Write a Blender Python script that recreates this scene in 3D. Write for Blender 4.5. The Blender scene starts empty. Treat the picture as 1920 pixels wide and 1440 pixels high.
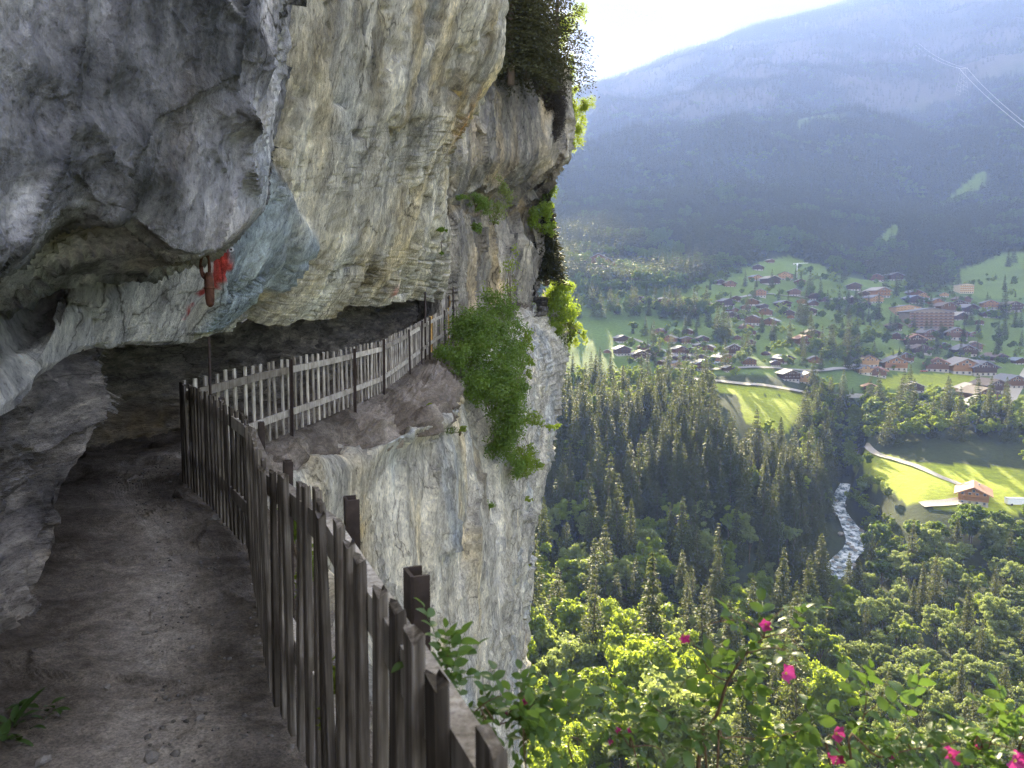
import bpy, bmesh, math, random
import numpy as np
from mathutils import Vector, Matrix

# ------------------------------------------------------------------ camera, sky, sun, exposure
scene = bpy.context.scene
COL = scene.collection
EYE = np.array([0.0, 0.0, 1.6])
FOC = 1400.0                      # focal length in pixels of the 1920 px wide photograph
PITCH = math.atan(120 / FOC)      # the horizon sits 120 px above the middle of the picture
cam_data = bpy.data.cameras.new('camera')
cam_data.sensor_fit = 'HORIZONTAL'
cam_data.sensor_width = 36.0
cam_data.lens = 36.0 * FOC / 1920.0
cam_data.clip_start = 0.05
cam_data.clip_end = 20000.0
cam = bpy.data.objects.new('camera', cam_data)
COL.objects.link(cam)
cam.location = EYE
cam.rotation_euler = (math.radians(90) - PITCH, 0, 0)
cam_data.dof.use_dof = True
cam_data.dof.focus_distance = 15.0
cam_data.dof.aperture_fstop = 6.5
scene.camera = cam

SUN_AZ, SUN_EL = math.radians(4.0), math.radians(20.2)
sun_dir = Vector((math.sin(SUN_AZ) * math.cos(SUN_EL), math.cos(SUN_AZ) * math.cos(SUN_EL), math.sin(SUN_EL)))
world = bpy.data.worlds.new('World')
scene.world = world
world.use_nodes = True
wn, wl = world.node_tree.nodes, world.node_tree.links
wn.clear()
w_out = wn.new('ShaderNodeOutputWorld')
w_bg = wn.new('ShaderNodeBackground')
w_sky = wn.new('ShaderNodeTexSky')
w_sky.sky_type = 'NISHITA'
w_sky.sun_disc = False
w_sky.sun_elevation = SUN_EL
w_sky.sun_rotation = SUN_AZ
w_sky.altitude = 1000
w_sky.dust_density = 1.5
w_bg.inputs['Strength'].default_value = 0.085
SKY_CLOUD = 5.4                   # brightness of sunlit cloud, in the units of the sky texture
# a broken layer of cloud over the whole sky: the view direction is projected on a flat layer
w_tc = wn.new('ShaderNodeTexCoord')
w_sep = wn.new('ShaderNodeSeparateXYZ')
wl.new(w_tc.outputs['Generated'], w_sep.inputs[0])
w_z = wn.new('ShaderNodeMath'); w_z.operation = 'MAXIMUM'; w_z.inputs[1].default_value = 0.0
wl.new(w_sep.outputs['Z'], w_z.inputs[0])
w_z2 = wn.new('ShaderNodeMath'); w_z2.operation = 'ADD'; w_z2.inputs[1].default_value = 0.22
wl.new(w_z.outputs[0], w_z2.inputs[0])
w_div = wn.new('ShaderNodeVectorMath'); w_div.operation = 'DIVIDE'
w_cmb = wn.new('ShaderNodeCombineXYZ')
for k in 'XYZ': wl.new(w_z2.outputs[0], w_cmb.inputs[k])
wl.new(w_tc.outputs['Generated'], w_div.inputs[0]); wl.new(w_cmb.outputs[0], w_div.inputs[1])
w_map = wn.new('ShaderNodeMapping'); w_map.inputs['Location'].default_value = (4.116, 2.503, 0.0)
wl.new(w_div.outputs[0], w_map.inputs['Vector'])
w_n1 = wn.new('ShaderNodeTexNoise')
w_n1.inputs['Scale'].default_value = 2.2; w_n1.inputs['Detail'].default_value = 7; w_n1.inputs['Roughness'].default_value = 0.55
w_n1.inputs['Distortion'].default_value = 0.35
wl.new(w_map.outputs[0], w_n1.inputs['Vector'])
w_r1 = wn.new('ShaderNodeValToRGB')            # cover: 0 clear, 1 cloud
w_r1.color_ramp.elements[0].position = 0.16; w_r1.color_ramp.elements[1].position = 0.33
wl.new(w_n1.outputs['Fac'], w_r1.inputs[0])
w_n2 = wn.new('ShaderNodeTexNoise')
w_n2.inputs['Scale'].default_value = 2.9; w_n2.inputs['Detail'].default_value = 6; w_n2.inputs['Roughness'].default_value = 0.6
wl.new(w_map.outputs[0], w_n2.inputs['Vector'])
w_r2 = wn.new('ShaderNodeValToRGB')            # thin bright cloud to thick grey cloud
e = w_r2.color_ramp.elements
e[0].position = 0.22; e[0].color = (1.0, 0.96, 0.88, 1)
e[1].position = 0.54; e[1].color = (0.11, 0.107, 0.11, 1)
wl.new(w_n2.outputs['Fac'], w_r2.inputs[0])
w_cs = wn.new('ShaderNodeVectorMath'); w_cs.operation = 'SCALE'; w_cs.inputs['Scale'].default_value = SKY_CLOUD
wl.new(w_r2.outputs['Color'], w_cs.inputs[0])
w_mix = wn.new('ShaderNodeMix'); w_mix.data_type = 'RGBA'
wl.new(w_r1.outputs['Color'], w_mix.inputs['Factor'])
wl.new(w_sky.outputs['Color'], w_mix.inputs['A'])
wl.new(w_cs.outputs[0], w_mix.inputs['B'])
wl.new(w_mix.outputs['Result'], w_bg.inputs['Color'])
wl.new(w_bg.outputs[0], w_out.inputs['Surface'])

sun_data = bpy.data.lights.new('sun', 'SUN')
sun_data.energy = 5.0
sun_data.angle = math.radians(0.6)
sun_data.color = (1.0, 0.97, 0.92)
sun = bpy.data.objects.new('sun', sun_data)
sun.rotation_euler = sun_dir.to_track_quat('Z', 'Y').to_euler()
sun.location = (0, 0, 60)
COL.objects.link(sun)

vs = scene.view_settings
vs.view_transform = 'Standard'; vs.look = 'None'; vs.gamma = 1.0; vs.use_curve_mapping = False
vs.exposure = 3.35
scene.render.engine = 'CYCLES'
cy = scene.cycles
cy.use_denoising = True; cy.denoiser = 'OPENIMAGEDENOISE'; cy.denoising_prefilter = 'NONE'
cy.max_bounces = 5; cy.diffuse_bounces = 3; cy.glossy_bounces = 2; cy.transmission_bounces = 4; cy.volume_bounces = 2
cy.caustics_reflective = False; cy.caustics_refractive = False
cy.sample_clamp_indirect = 6.0

rng = np.random.default_rng(7)
random.seed(7)

# ------------------------------------------------------------------ helpers
CP, SP = math.cos(PITCH), math.sin(PITCH)
def ray(px, py):
    cx, cyy = (px - 960) / FOC, -(py - 720) / FOC
    return np.array([cx, CP + cyy * SP, -SP + cyy * CP])
def P(px, py, d):
    r = ray(px, py)
    return EYE + r * (d / r[1])
def proj(p):
    p = np.asarray(p, float) - EYE
    x, y, z = p[..., 0], p[..., 1], p[..., 2]
    w = np.maximum(y * CP - z * SP, 1e-3)
    up = y * SP + z * CP
    return 960 + x / w * FOC, 720 - up / w * FOC, w

def hash3(ix, iy, iz, seed=0):
    h = (ix.astype(np.uint32) * np.uint32(374761393) + iy.astype(np.uint32) * np.uint32(668265263)
         + iz.astype(np.uint32) * np.uint32(2147483647) + np.uint32((seed * 1274126177) & 0xffffffff))
    h = (h ^ (h >> np.uint32(13))) * np.uint32(1274126177)
    h = (h ^ (h >> np.uint32(16))) * np.uint32(2246822519)
    h ^= h >> np.uint32(15)
    return (h & np.uint32(0xffffff)).astype(np.float64) / float(0xffffff)
def vnoise(p, seed=0):
    f = np.floor(p); i = f.astype(np.int64); t = p - f
    t = t * t * t * (t * (t * 6 - 15) + 10)
    r = 0
    for dx in (0, 1):
        wx = t[:, 0] if dx else 1 - t[:, 0]
        for dy in (0, 1):
            wy = t[:, 1] if dy else 1 - t[:, 1]
            for dz in (0, 1):
                wz = t[:, 2] if dz else 1 - t[:, 2]
                r = r + wx * wy * wz * hash3(i[:, 0] + dx, i[:, 1] + dy, i[:, 2] + dz, seed)
    return r * 2 - 1
ROT = np.array([[0.8, -0.6, 0.0], [0.36, 0.48, -0.8], [0.48, 0.64, 0.6]])
def fbm(p, octv=4, seed=0, rough=0.5, ridged=False):
    a, s, tot = 1.0, 0.0, 0.0
    q = np.array(p, float)
    for k in range(octv):
        n = vnoise(q, seed + k * 7)
        if ridged: n = 1 - 2 * np.abs(n)
        s = s + a * n; tot += a; a *= rough
        q = q @ ROT.T * 2.03
    return s / tot
def worley(p, seed=0):
    f = np.floor(p).astype(np.int64)
    d1 = np.full(len(p), 9.0); d2 = d1.copy(); cid = np.zeros(len(p)); off = np.zeros((len(p), 3))
    for dx in (-1, 0, 1):
        for dy in (-1, 0, 1):
            for dz in (-1, 0, 1):
                ix, iy, iz = f[:, 0] + dx, f[:, 1] + dy, f[:, 2] + dz
                q = np.stack([ix + hash3(ix, iy, iz, seed), iy + hash3(ix, iy, iz, seed + 1), iz + hash3(ix, iy, iz, seed + 2)], 1)
                v = p - q
                d = np.sqrt((v * v).sum(1))
                c = d < d1
                d2 = np.where(c, d1, np.minimum(d2, d))
                cid = np.where(c, hash3(ix, iy, iz, seed + 3), cid)
                off = np.where(c[:, None], v, off)
                d1 = np.where(c, d, d1)
    return d1, d2, cid, off
def sstep(a, b, x):
    t = np.clip((x - a) / (b - a), 0, 1)
    return t * t * (3 - 2 * t)

def mesh_np(name, verts, faces, mat=None, col=None, smooth=True, extra=None):
    """verts (N,3); faces (M,k) array; col (N,3) linear colour attribute"""
    me = bpy.data.meshes.new(name)
    verts = np.asarray(verts, np.float32); faces = np.asarray(faces, np.int32)
    n, k = faces.shape
    me.vertices.add(len(verts)); me.vertices.foreach_set('co', verts.ravel())
    me.loops.add(n * k); me.loops.foreach_set('vertex_index', faces.ravel())
    me.polygons.add(n)
    me.polygons.foreach_set('loop_start', np.arange(0, n * k, k, dtype=np.int32))
    me.polygons.foreach_set('loop_total', np.full(n, k, np.int32))
    if smooth: me.polygons.foreach_set('use_smooth', np.ones(n, bool))
    me.update(calc_edges=True)
    if col is not None:
        a = me.color_attributes.new('tint', 'FLOAT_COLOR', 'POINT')
        c = np.ones((len(verts), 4), np.float32); c[:, :3] = col
        a.data.foreach_set('color', c.ravel())
    if mat: me.materials.append(mat)
    return me
def link(name, me, parent=None, loc=None):
    o = bpy.data.objects.new(name, me)
    COL.objects.link(o)
    if parent is not None: o.parent = parent
    if loc is not None: o.location = loc
    return o
def tag(o, label=None, cat=None, group=None, kind=None):
    if label: o['label'] = label
    if cat: o['category'] = cat
    if group: o['group'] = group
    if kind: o['kind'] = kind
    return o
def empty(name, loc=(0, 0, 0), rz=0.0, scale=1.0):
    o = bpy.data.objects.new(name, None)
    COL.objects.link(o)
    o.location = loc; o.rotation_euler = (0, 0, rz); o.scale = (scale,) * 3 if not hasattr(scale, '__len__') else scale
    o.empty_display_size = 0.1
    return o
def copy_tree(o, parent=None):
    c = o.copy(); COL.objects.link(c); c.parent = parent
    for ch in o.children: copy_tree(ch, c)
    return c

class MB:
    """collects simple solids into one mesh"""
    def __init__(self): self.v = []; self.f = []
    def add(self, v, f):
        n = len(self.v); self.v += [tuple(map(float, q)) for q in v]; self.f += [tuple(i + n for i in q) for q in f]; return self
    def box(self, c, s, M=None):
        x, y, z = (q / 2 for q in s)
        v = [(i * x, j * y, k * z) for k in (-1, 1) for j in (-1, 1) for i in (-1, 1)]
        if M is not None: v = [M @ Vector(q) for q in v]
        v = [(q[0] + c[0], q[1] + c[1], q[2] + c[2]) for q in v]
        return self.add(v, [(0, 2, 3, 1), (4, 5, 7, 6), (0, 1, 5, 4), (2, 6, 7, 3), (0, 4, 6, 2), (1, 3, 7, 5)])
    def bar(self, a, b, w, h):
        """box beam from a to b, w wide (sideways), h high"""
        a, b = Vector(a), Vector(b); t = (b - a).normalized()
        s = t.cross(Vector((0, 0, 1)))
        s = s.normalized() if s.length > 1e-4 else Vector((1, 0, 0))
        u = s.cross(t)
        v = [p + s * i * w / 2 + u * j * h / 2 for p in (a, b) for i, j in ((-1, -1), (1, -1), (1, 1), (-1, 1))]
        return self.add(v, [(3, 2, 1, 0), (4, 5, 6, 7), (0, 1, 5, 4), (1, 2, 6, 5), (2, 3, 7, 6), (3, 0, 4, 7)])
    def tube(self, pts, rad, n=6, cap=True):
        pts = [Vector(p) for p in pts]; m = len(pts)
        if not hasattr(rad, '__len__'): rad = [rad] * m
        base = len(self.v); side = None
        for i, p in enumerate(pts):
            t = (pts[min(i + 1, m - 1)] - pts[max(i - 1, 0)]).normalized()
            if side is None: side = t.orthogonal().normalized()
            side = (side - t * side.dot(t)).normalized(); up = t.cross(side)
            for k in range(n):
                a = 2 * math.pi * k / n
                self.v.append(tuple(p + (side * math.cos(a) + up * math.sin(a)) * rad[i]))
        for i in range(m - 1):
            for k in range(n):
                self.f.append((base + i * n + k, base + i * n + (k + 1) % n, base + (i + 1) * n + (k + 1) % n, base + (i + 1) * n + k))
        if cap:
            self.f.append(tuple(base + k for k in reversed(range(n))))
            self.f.append(tuple(base + (m - 1) * n + k for k in range(n)))
        return self
    def mesh(self, name, mat=None, smooth=False):
        me = bpy.data.meshes.new(name); me.from_pydata(self.v, [], self.f); me.update()
        if mat: me.materials.append(mat)
        if smooth: me.polygons.foreach_set('use_smooth', [True] * len(me.polygons))
        return me
    def build(self, name, mat=None, parent=None, smooth=False, loc=None):
        return link(name, self.mesh(name, mat, smooth), parent, loc)

# ------------------------------------------------------------------ materials
MATS = {}
def new_mat(name):
    m = bpy.data.materials.new(name); m.use_nodes = True
    nt = m.node_tree; nt.nodes.clear()
    out = nt.nodes.new('ShaderNodeOutputMaterial')
    MATS[name] = m
    return m, nt, nt.nodes, nt.links, out
def principled(nd, rough=0.8, spec=0.3):
    b = nd.new('ShaderNodeBsdfPrincipled'); b.inputs['Roughness'].default_value = rough
    b.inputs['Specular IOR Level'].default_value = spec
    return b
def ramp(nd, stops):
    r = nd.new('ShaderNodeValToRGB'); el = r.color_ramp.elements
    while len(el) < len(stops): el.new(0.5)
    for e_, (p, c) in zip(el, stops):
        e_.position = p; e_.color = (*c, 1) if len(c) == 3 else c
    return r
def noise_node(nd, lk, scale, detail=5, rough=0.55, coord='Object', stretch=None, rot=None):
    tc = nd.new('ShaderNodeTexCoord'); n = nd.new('ShaderNodeTexNoise')
    n.inputs['Scale'].default_value = scale; n.inputs['Detail'].default_value = detail; n.inputs['Roughness'].default_value = rough
    if stretch or rot:
        mp = nd.new('ShaderNodeMapping')
        if stretch: mp.inputs['Scale'].default_value = stretch
        if rot: mp.inputs['Rotation'].default_value = rot
        lk.new(tc.outputs[coord], mp.inputs['Vector']); lk.new(mp.outputs[0], n.inputs['Vector'])
    else: lk.new(tc.outputs[coord], n.inputs['Vector'])
    return n
def mixc(nd, lk, a, b, fac=None, mode='MIX', f=0.5):
    m = nd.new('ShaderNodeMix'); m.data_type = 'RGBA'; m.blend_type = mode; m.inputs['Factor'].default_value = f
    if fac is not None: lk.new(fac, m.inputs['Factor'])
    for s, x in (('A', a), ('B', b)):
        if isinstance(x, tuple): m.inputs[s].default_value = (*x, 1)
        else: lk.new(x, m.inputs[s])
    return m.outputs['Result']

def rock_mat(name, fine=9.0, bump=0.35, dist=0.05, stretch=(1, 1, 0.45), rot=(0, 0, 0), streak=(1, 1, 0.12), crack=0.9):
    """limestone: base tint from the mesh, runs down the face, speckle, cracks and pits"""
    m, nt, nd, lk, out = new_mat(name)
    at = nd.new('ShaderNodeAttribute'); at.attribute_name = 'tint'
    tc = nd.new('ShaderNodeTexCoord')
    def mapped(scale):
        mp = nd.new('ShaderNodeMapping'); mp.inputs['Scale'].default_value = scale; mp.inputs['Rotation'].default_value = rot
        lk.new(tc.outputs['Object'], mp.inputs['Vector']); return mp.outputs[0]
    v0, v1 = mapped(stretch), mapped(streak)
    def nz(vec, scale, det, rough):
        n = nd.new('ShaderNodeTexNoise'); n.inputs['Scale'].default_value = scale; n.inputs['Detail'].default_value = det; n.inputs['Roughness'].default_value = rough
        lk.new(vec, n.inputs['Vector']); return n
    n1 = nz(v0, fine * 0.5, 8, 0.74)
    r1 = ramp(nd, [(0.30, (0.30, 0.30, 0.31)), (0.44, (0.82, 0.82, 0.82)), (0.55, (1.1, 1.1, 1.08)), (0.70, (1.75, 1.72, 1.62))]); lk.new(n1.outputs['Fac'], r1.inputs[0])
    n2 = nz(v0, fine * 4.0, 5, 0.75)
    r2 = ramp(nd, [(0.32, (0.28, 0.28, 0.27)), (0.43, (0.9, 0.9, 0.9)), (0.58, (1.12, 1.12, 1.1)), (0.72, (1.55, 1.52, 1.46))]); lk.new(n2.outputs['Fac'], r2.inputs[0])
    n3 = nz(v1, fine * 0.75, 5, 0.6)
    r3 = ramp(nd, [(0.33, (0.45, 0.45, 0.46)), (0.5, (1.0, 1.0, 1.0)), (0.68, (1.45, 1.42, 1.36))]); lk.new(n3.outputs['Fac'], r3.inputs[0])
    c = mixc(nd, lk, at.outputs['Color'], r1.outputs['Color'], mode='MULTIPLY', f=0.8)
    c = mixc(nd, lk, c, r2.outputs['Color'], mode='MULTIPLY', f=0.75)
    c = mixc(nd, lk, c, r3.outputs['Color'], mode='MULTIPLY', f=0.38)
    # broken facets: every cell has its own tone and its own tilt
    vc = nd.new('ShaderNodeTexVoronoi'); vc.feature = 'F1'; vc.inputs['Scale'].default_value = fine * 1.1; vc.inputs['Randomness'].default_value = 1.0
    nv_ = nz(v0, fine * 1.6, 3, 0.6); va = nd.new('ShaderNodeVectorMath'); va.operation = 'MULTIPLY_ADD'; va.inputs[1].default_value = (0.9 / fine,) * 3
    lk.new(nv_.outputs['Color'], va.inputs[0]); lk.new(v0, va.inputs[2]); lk.new(va.outputs[0], vc.inputs['Vector'])
    bw = nd.new('ShaderNodeRGBToBW'); lk.new(vc.outputs['Color'], bw.inputs[0])
    rf = ramp(nd, [(0.2, (0.72, 0.72, 0.73)), (0.8, (1.26, 1.25, 1.22))]); lk.new(bw.outputs[0], rf.inputs[0])
    c = mixc(nd, lk, c, rf.outputs['Color'], mode='MULTIPLY', f=0.8)
    nw = nz(v0, fine * 0.35, 5, 0.6)
    vm = nd.new('ShaderNodeVectorMath'); vm.operation = 'MULTIPLY_ADD'; vm.inputs[1].default_value = (2.2 / fine,) * 3
    lk.new(nw.outputs['Color'], vm.inputs[0]); lk.new(v0, vm.inputs[2])
    vo = nd.new('ShaderNodeTexVoronoi'); vo.feature = 'DISTANCE_TO_EDGE'; vo.inputs['Scale'].default_value = fine * 0.26
    lk.new(vm.outputs[0], vo.inputs['Vector'])
    rc = ramp(nd, [(0.0, (0.12, 0.11, 0.10)), (0.012, (0.75, 0.75, 0.75)), (0.03, (1, 1, 1))]); lk.new(vo.outputs['Distance'], rc.inputs[0])
    # cracks are open only here and there
    nk = nz(v0, fine * 0.12, 3, 0.5); rk_ = ramp(nd, [(0.46, (0, 0, 0)), (0.58, (crack,) * 3)]); lk.new(nk.outputs['Fac'], rk_.inputs[0])
    c = mixc(nd, lk, c, mixc(nd, lk, c, rc.outputs['Color'], mode='MULTIPLY', f=1.0), fac=rk_.outputs['Color'])
    b = principled(nd, 0.9, 0.2)
    lk.new(c, b.inputs['Base Color'])
    hs = nd.new('ShaderNodeMath'); hs.operation = 'MULTIPLY_ADD'; hs.inputs[1].default_value = 0.30
    lk.new(n2.outputs['Fac'], hs.inputs[0]); lk.new(n1.outputs['Fac'], hs.inputs[2])
    h2 = nd.new('ShaderNodeMath'); h2.operation = 'MULTIPLY_ADD'; h2.inputs[1].default_value = 0.35
    lk.new(bw.outputs[0], h2.inputs[0]); lk.new(hs.outputs[0], h2.inputs[2])
    bp = nd.new('ShaderNodeBump'); bp.inputs['Strength'].default_value = bump; bp.inputs['Distance'].default_value = dist
    lk.new(h2.outputs[0], bp.inputs['Height']); lk.new(bp.outputs[0], b.inputs['Normal'])
    lk.new(b.outputs[0], out.inputs['Surface'])
    return m

def leaf_mat(name, c1, c2, trans, tf=0.45, rough=0.5, spec=0.25):
    """leaf: diffuse + a little sheen on the surface + light coming through the blade"""
    m, nt, nd, lk, out = new_mat(name)
    oi = nd.new('ShaderNodeObjectInfo')
    n = noise_node(nd, lk, 1.3, 3)
    ad = nd.new('ShaderNodeMath'); ad.operation = 'MULTIPLY_ADD'; ad.inputs[1].default_value = 0.55
    lk.new(oi.outputs['Random'], ad.inputs[0])
    sc_ = nd.new('ShaderNodeMath'); sc_.operation = 'MULTIPLY_ADD'; sc_.inputs[1].default_value = 0.9; sc_.inputs[2].default_value = -0.2
    lk.new(n.outputs['Fac'], sc_.inputs[0]); lk.new(sc_.outputs[0], ad.inputs[2])
    r = ramp(nd, [(0.0, c1), (1.0, c2)]); lk.new(ad.outputs[0], r.inputs[0])
    b = principled(nd, rough, spec); lk.new(r.outputs['Color'], b.inputs['Base Color'])
    t = nd.new('ShaderNodeBsdfTranslucent')
    tcx = mixc(nd, lk, r.outputs['Color'], trans, f=0.65); lk.new(tcx, t.inputs['Color'])
    mx = nd.new('ShaderNodeMixShader'); mx.inputs[0].default_value = tf
    lk.new(b.outputs[0], mx.inputs[1]); lk.new(t.outputs[0], mx.inputs[2]); lk.new(mx.outputs[0], out.inputs['Surface'])
    return m
def plain(name, c, rough=0.8, spec=0.3, var=0.25, scale=3.0, metal=0.0, bump=0.0, stretch=None):
    m, nt, nd, lk, out = new_mat(name)
    n = noise_node(nd, lk, scale, 5, 0.6, stretch=stretch)
    lo = tuple(x * (1 - var) for x in c); hi = tuple(min(1, x * (1 + var)) for x in c)
    r = ramp(nd, [(0.3, lo), (0.7, hi)]); lk.new(n.outputs['Fac'], r.inputs[0])
    b = principled(nd, rough, spec); b.inputs['Metallic'].default_value = metal
    lk.new(r.outputs['Color'], b.inputs['Base Color'])
    if bump:
        bp = nd.new('ShaderNodeBump'); bp.inputs['Strength'].default_value = bump; bp.inputs['Distance'].default_value = 0.01
        lk.new(n.outputs['Fac'], bp.inputs['Height']); lk.new(bp.outputs[0], b.inputs['Normal'])
    lk.new(b.outputs[0], out.inputs['Surface'])
    return m

# ------------------------------------------------------------------ the valley: height of the ground
# columns: picture direction -> list of (distance, height) ; far part from (distance, picture row)
FARK = 2.2                         # beyond 800 m the control distances are stretched
def fd(d): return d if d <= 800 else 800 + (d - 800) * FARK
def und(d): return np.where(d > 800, 800 + (d - 800) / FARK, d)
def _c(px, near, far): return px, near + [(fd(d), P(px, y, fd(d))[2]) for d, y in far]
COLS = [
 _c(700, [(20, -50), (60, -58), (90, -66), (130, -72), (180, -76), (240, -74), (280, -62), (330, -48), (370, -44), (430, -38)],
    [(500, 660), (640, 580), (760, 520), (850, 490), (1100, 430), (1500, 330), (1900, 280), (2200, 230), (2600, 260)]),
 _c(1000, [(20, -50), (60, -58), (90, -66), (130, -74), (180, -79), (240, -75), (280, -62), (330, -46), (370, -42), (430, -36)],
    [(500, 655), (640, 565), (760, 508), (850, 482), (1100, 400), (1500, 310), (1900, 245), (2200, 200), (2600, 230)]),
 _c(1150, [(20, -50), (60, -58), (90, -66), (130, -74), (180, -80), (240, -75), (280, -60), (330, -45), (370, -41), (430, -34)],
    [(450, 695), (520, 645), (640, 562), (760, 502), (850, 476), (1100, 395), (1500, 295), (1900, 210), (2200, 152), (2600, 200)]),
 _c(1280, [(20, -50), (60, -58), (90, -67), (130, -75), (180, -82), (225, -80), (250, -64), (280, -56), (330, -48), (370, -44), (420, -36)],
    [(450, 697), (520, 650), (640, 566), (760, 506), (850, 476), (1100, 390), (1500, 285), (1900, 175), (2250, 99), (2650, 150)]),
 _c(1400, [(20, -50), (60, -58), (90, -67), (130, -76), (180, -84), (225, -80), (250, -67), (275, -61), (330, -57), (350, -51), (370, -45), (420, -36)],
    [(450, 698), (520, 652), (640, 572), (760, 510), (850, 478), (1100, 385), (1500, 275), (1900, 150), (2300, 46), (2700, 100)]),
 _c(1500, [(20, -50), (60, -58), (90, -67), (130, -76), (180, -84), (235, -83), (265, -68), (300, -63), (335, -58), (352, -52), (370, -48), (420, -41)],
    [(450, 706), (520, 655), (640, 578), (760, 516), (850, 482), (1100, 385), (1500, 270), (1900, 140), (2350, 18), (2750, 70)]),
 _c(1575, [(20, -50), (60, -58), (90, -68), (130, -77), (180, -84), (240, -86), (290, -85), (330, -82), (360, -68), (395, -56), (425, -48)],
    [(450, 716), (520, 660), (640, 582), (760, 520), (850, 486), (1100, 388), (1500, 265), (1900, 130), (2300, -6), (2800, 60)]),
 _c(1640, [(20, -50), (60, -58), (90, -68), (130, -77), (180, -83), (240, -84), (270, -80), (300, -68), (330, -62), (370, -56), (430, -46)],
    [(470, 715), (540, 665), (640, 590), (760, 528), (850, 492), (1100, 395), (1500, 270), (1900, 135), (2250, -22), (2850, 60)]),
 _c(1740, [(20, -50), (60, -58), (90, -68), (130, -76), (180, -82), (225, -82), (250, -71), (270, -66), (300, -60), (330, -57), (370, -53), (430, -42)],
    [(470, 712), (540, 668), (640, 595), (760, 535), (850, 500), (1100, 400), (1500, 275), (1900, 145), (2200, -25), (2900, 60)]),
 _c(1840, [(20, -50), (60, -58), (90, -68), (130, -76), (180, -81), (225, -81), (250, -70), (268, -66), (300, -60), (330, -56), (370, -52), (430, -42)],
    [(470, 715), (540, 668), (640, 592), (760, 535), (850, 495), (1050, 400), (1350, 280), (1700, 175), (2200, -28), (2900, 60)]),
 _c(1960, [(20, -50), (60, -58), (90, -68), (130, -76), (180, -80), (225, -79), (250, -70), (268, -66), (300, -60), (330, -56), (370, -52), (430, -42)],
    [(470, 715), (540, 665), (640, 585), (760, 525), (850, 480), (1050, 380), (1350, 255), (1700, 150), (2200, -30), (2900, 60)]),
]
LR = np.linspace(math.log(20), math.log(9000), 300)
AX = np.arange(600, 2061, 10.0)
_tab = np.array([np.interp(LR, np.log([d for d, z in c]), [z for d, z in c]) for _, c in COLS])
HG = np.array([[np.interp(a, [c[0] for c in COLS], _tab[:, j]) for j in range(len(LR))] for a in AX])
for _ in range(2):
    HG = np.pad(HG, ((0, 0), (2, 2)), mode='edge'); HG = (HG[:, :-4] + 2 * HG[:, 1:-3] + 3 * HG[:, 2:-2] + 2 * HG[:, 3:-1] + HG[:, 4:]) / 9
    HG = np.pad(HG, ((2, 2), (0, 0)), mode='edge'); HG = (HG[:-4] + 2 * HG[1:-3] + 3 * HG[2:-2] + 2 * HG[3:-1] + HG[4:]) / 9
RIVER = [P(1425, 1180, 205)[:2], P(1490, 1140, 222)[:2], P(1548, 1108, 240)[:2], P(1578, 1065, 262)[:2], P(1606, 1030, 282)[:2], P(1590, 995, 305)[:2],
         P(1571, 958, 330)[:2], P(1585, 905, 350)[:2], P(1598, 850, 372)[:2], P(1604, 800, 400)[:2], P(1608, 765, 430)[:2]]
RIVER = np.array(RIVER); RIVER_Z = np.array([-86.5, -86.3, -86, -85.2, -84, -83, -81.5, -76, -68, -59, -51])
def seg_dist(X, Y, line, zs=None):
    best = np.full(np.shape(X), 1e9); zz = np.zeros(np.shape(X))
    for i in range(len(line) - 1):
        a, b = line[i], line[i + 1]; ab = b - a
        t = np.clip(((X - a[0]) * ab[0] + (Y - a[1]) * ab[1]) / (ab @ ab), 0, 1)
        d = np.hypot(X - a[0] - t * ab[0], Y - a[1] - t * ab[1])
        c = d < best; best = np.where(c, d, best)
        if zs is not None: zz = np.where(c, zs[i] + t * (zs[i + 1] - zs[i]), zz)
    return best, zz
PH0, PH1 = math.atan((600 - 960) / FOC), math.atan((2055 - 960) / FOC)
def ad(X, Y):
    r = np.hypot(X, Y); ph = np.clip(np.arctan2(X, Y), PH0, PH1)
    return 960 + FOC * np.tan(ph), r * np.cos(ph)
def height(X, Y):
    X = np.asarray(X, float); Y = np.asarray(Y, float)
    a, d = ad(X, Y)
    fi = np.clip((a - AX[0]) / 10.0, 0, len(AX) - 1.001); fj = np.clip((np.log(np.maximum(d, 20)) - LR[0]) / (LR[1] - LR[0]), 0, len(LR) - 1.001)
    i = fi.astype(int); j = fj.astype(int); u = fi - i; v = fj - j
    z = HG[i, j] * (1 - u) * (1 - v) + HG[i + 1, j] * u * (1 - v) + HG[i, j + 1] * (1 - u) * v + HG[i + 1, j + 1] * u * v
    p = np.stack([X.ravel(), Y.ravel(), np.zeros(X.size)], 1)
    d = und(d); amp = np.clip((d - 60) / 900, 0.02, 1)
    far = sstep(850, 1400, d)
    n = fbm(p / 160.0, 4, 3).reshape(X.shape) * 16 * amp * sstep(60, 900, d) + fbm(p / 25.0, 3, 5).reshape(X.shape) * 1.0
    rg = fbm(p / 620.0, 6, 9, 0.52, True).reshape(X.shape)
    z = z + n * (1 - sstep(2000, 2300, d) * 0.6) + far * rg * 120 * (1 - sstep(1950, 2250, d) * 0.75)
    rd, rz = seg_dist(X, Y, RIVER, RIVER_Z)
    k = sstep(np.where(d > 335, 8, 13), np.where(d > 335, 2.5, 4.5), rd)
    return z * (1 - k) + (rz - 0.9) * k
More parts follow.
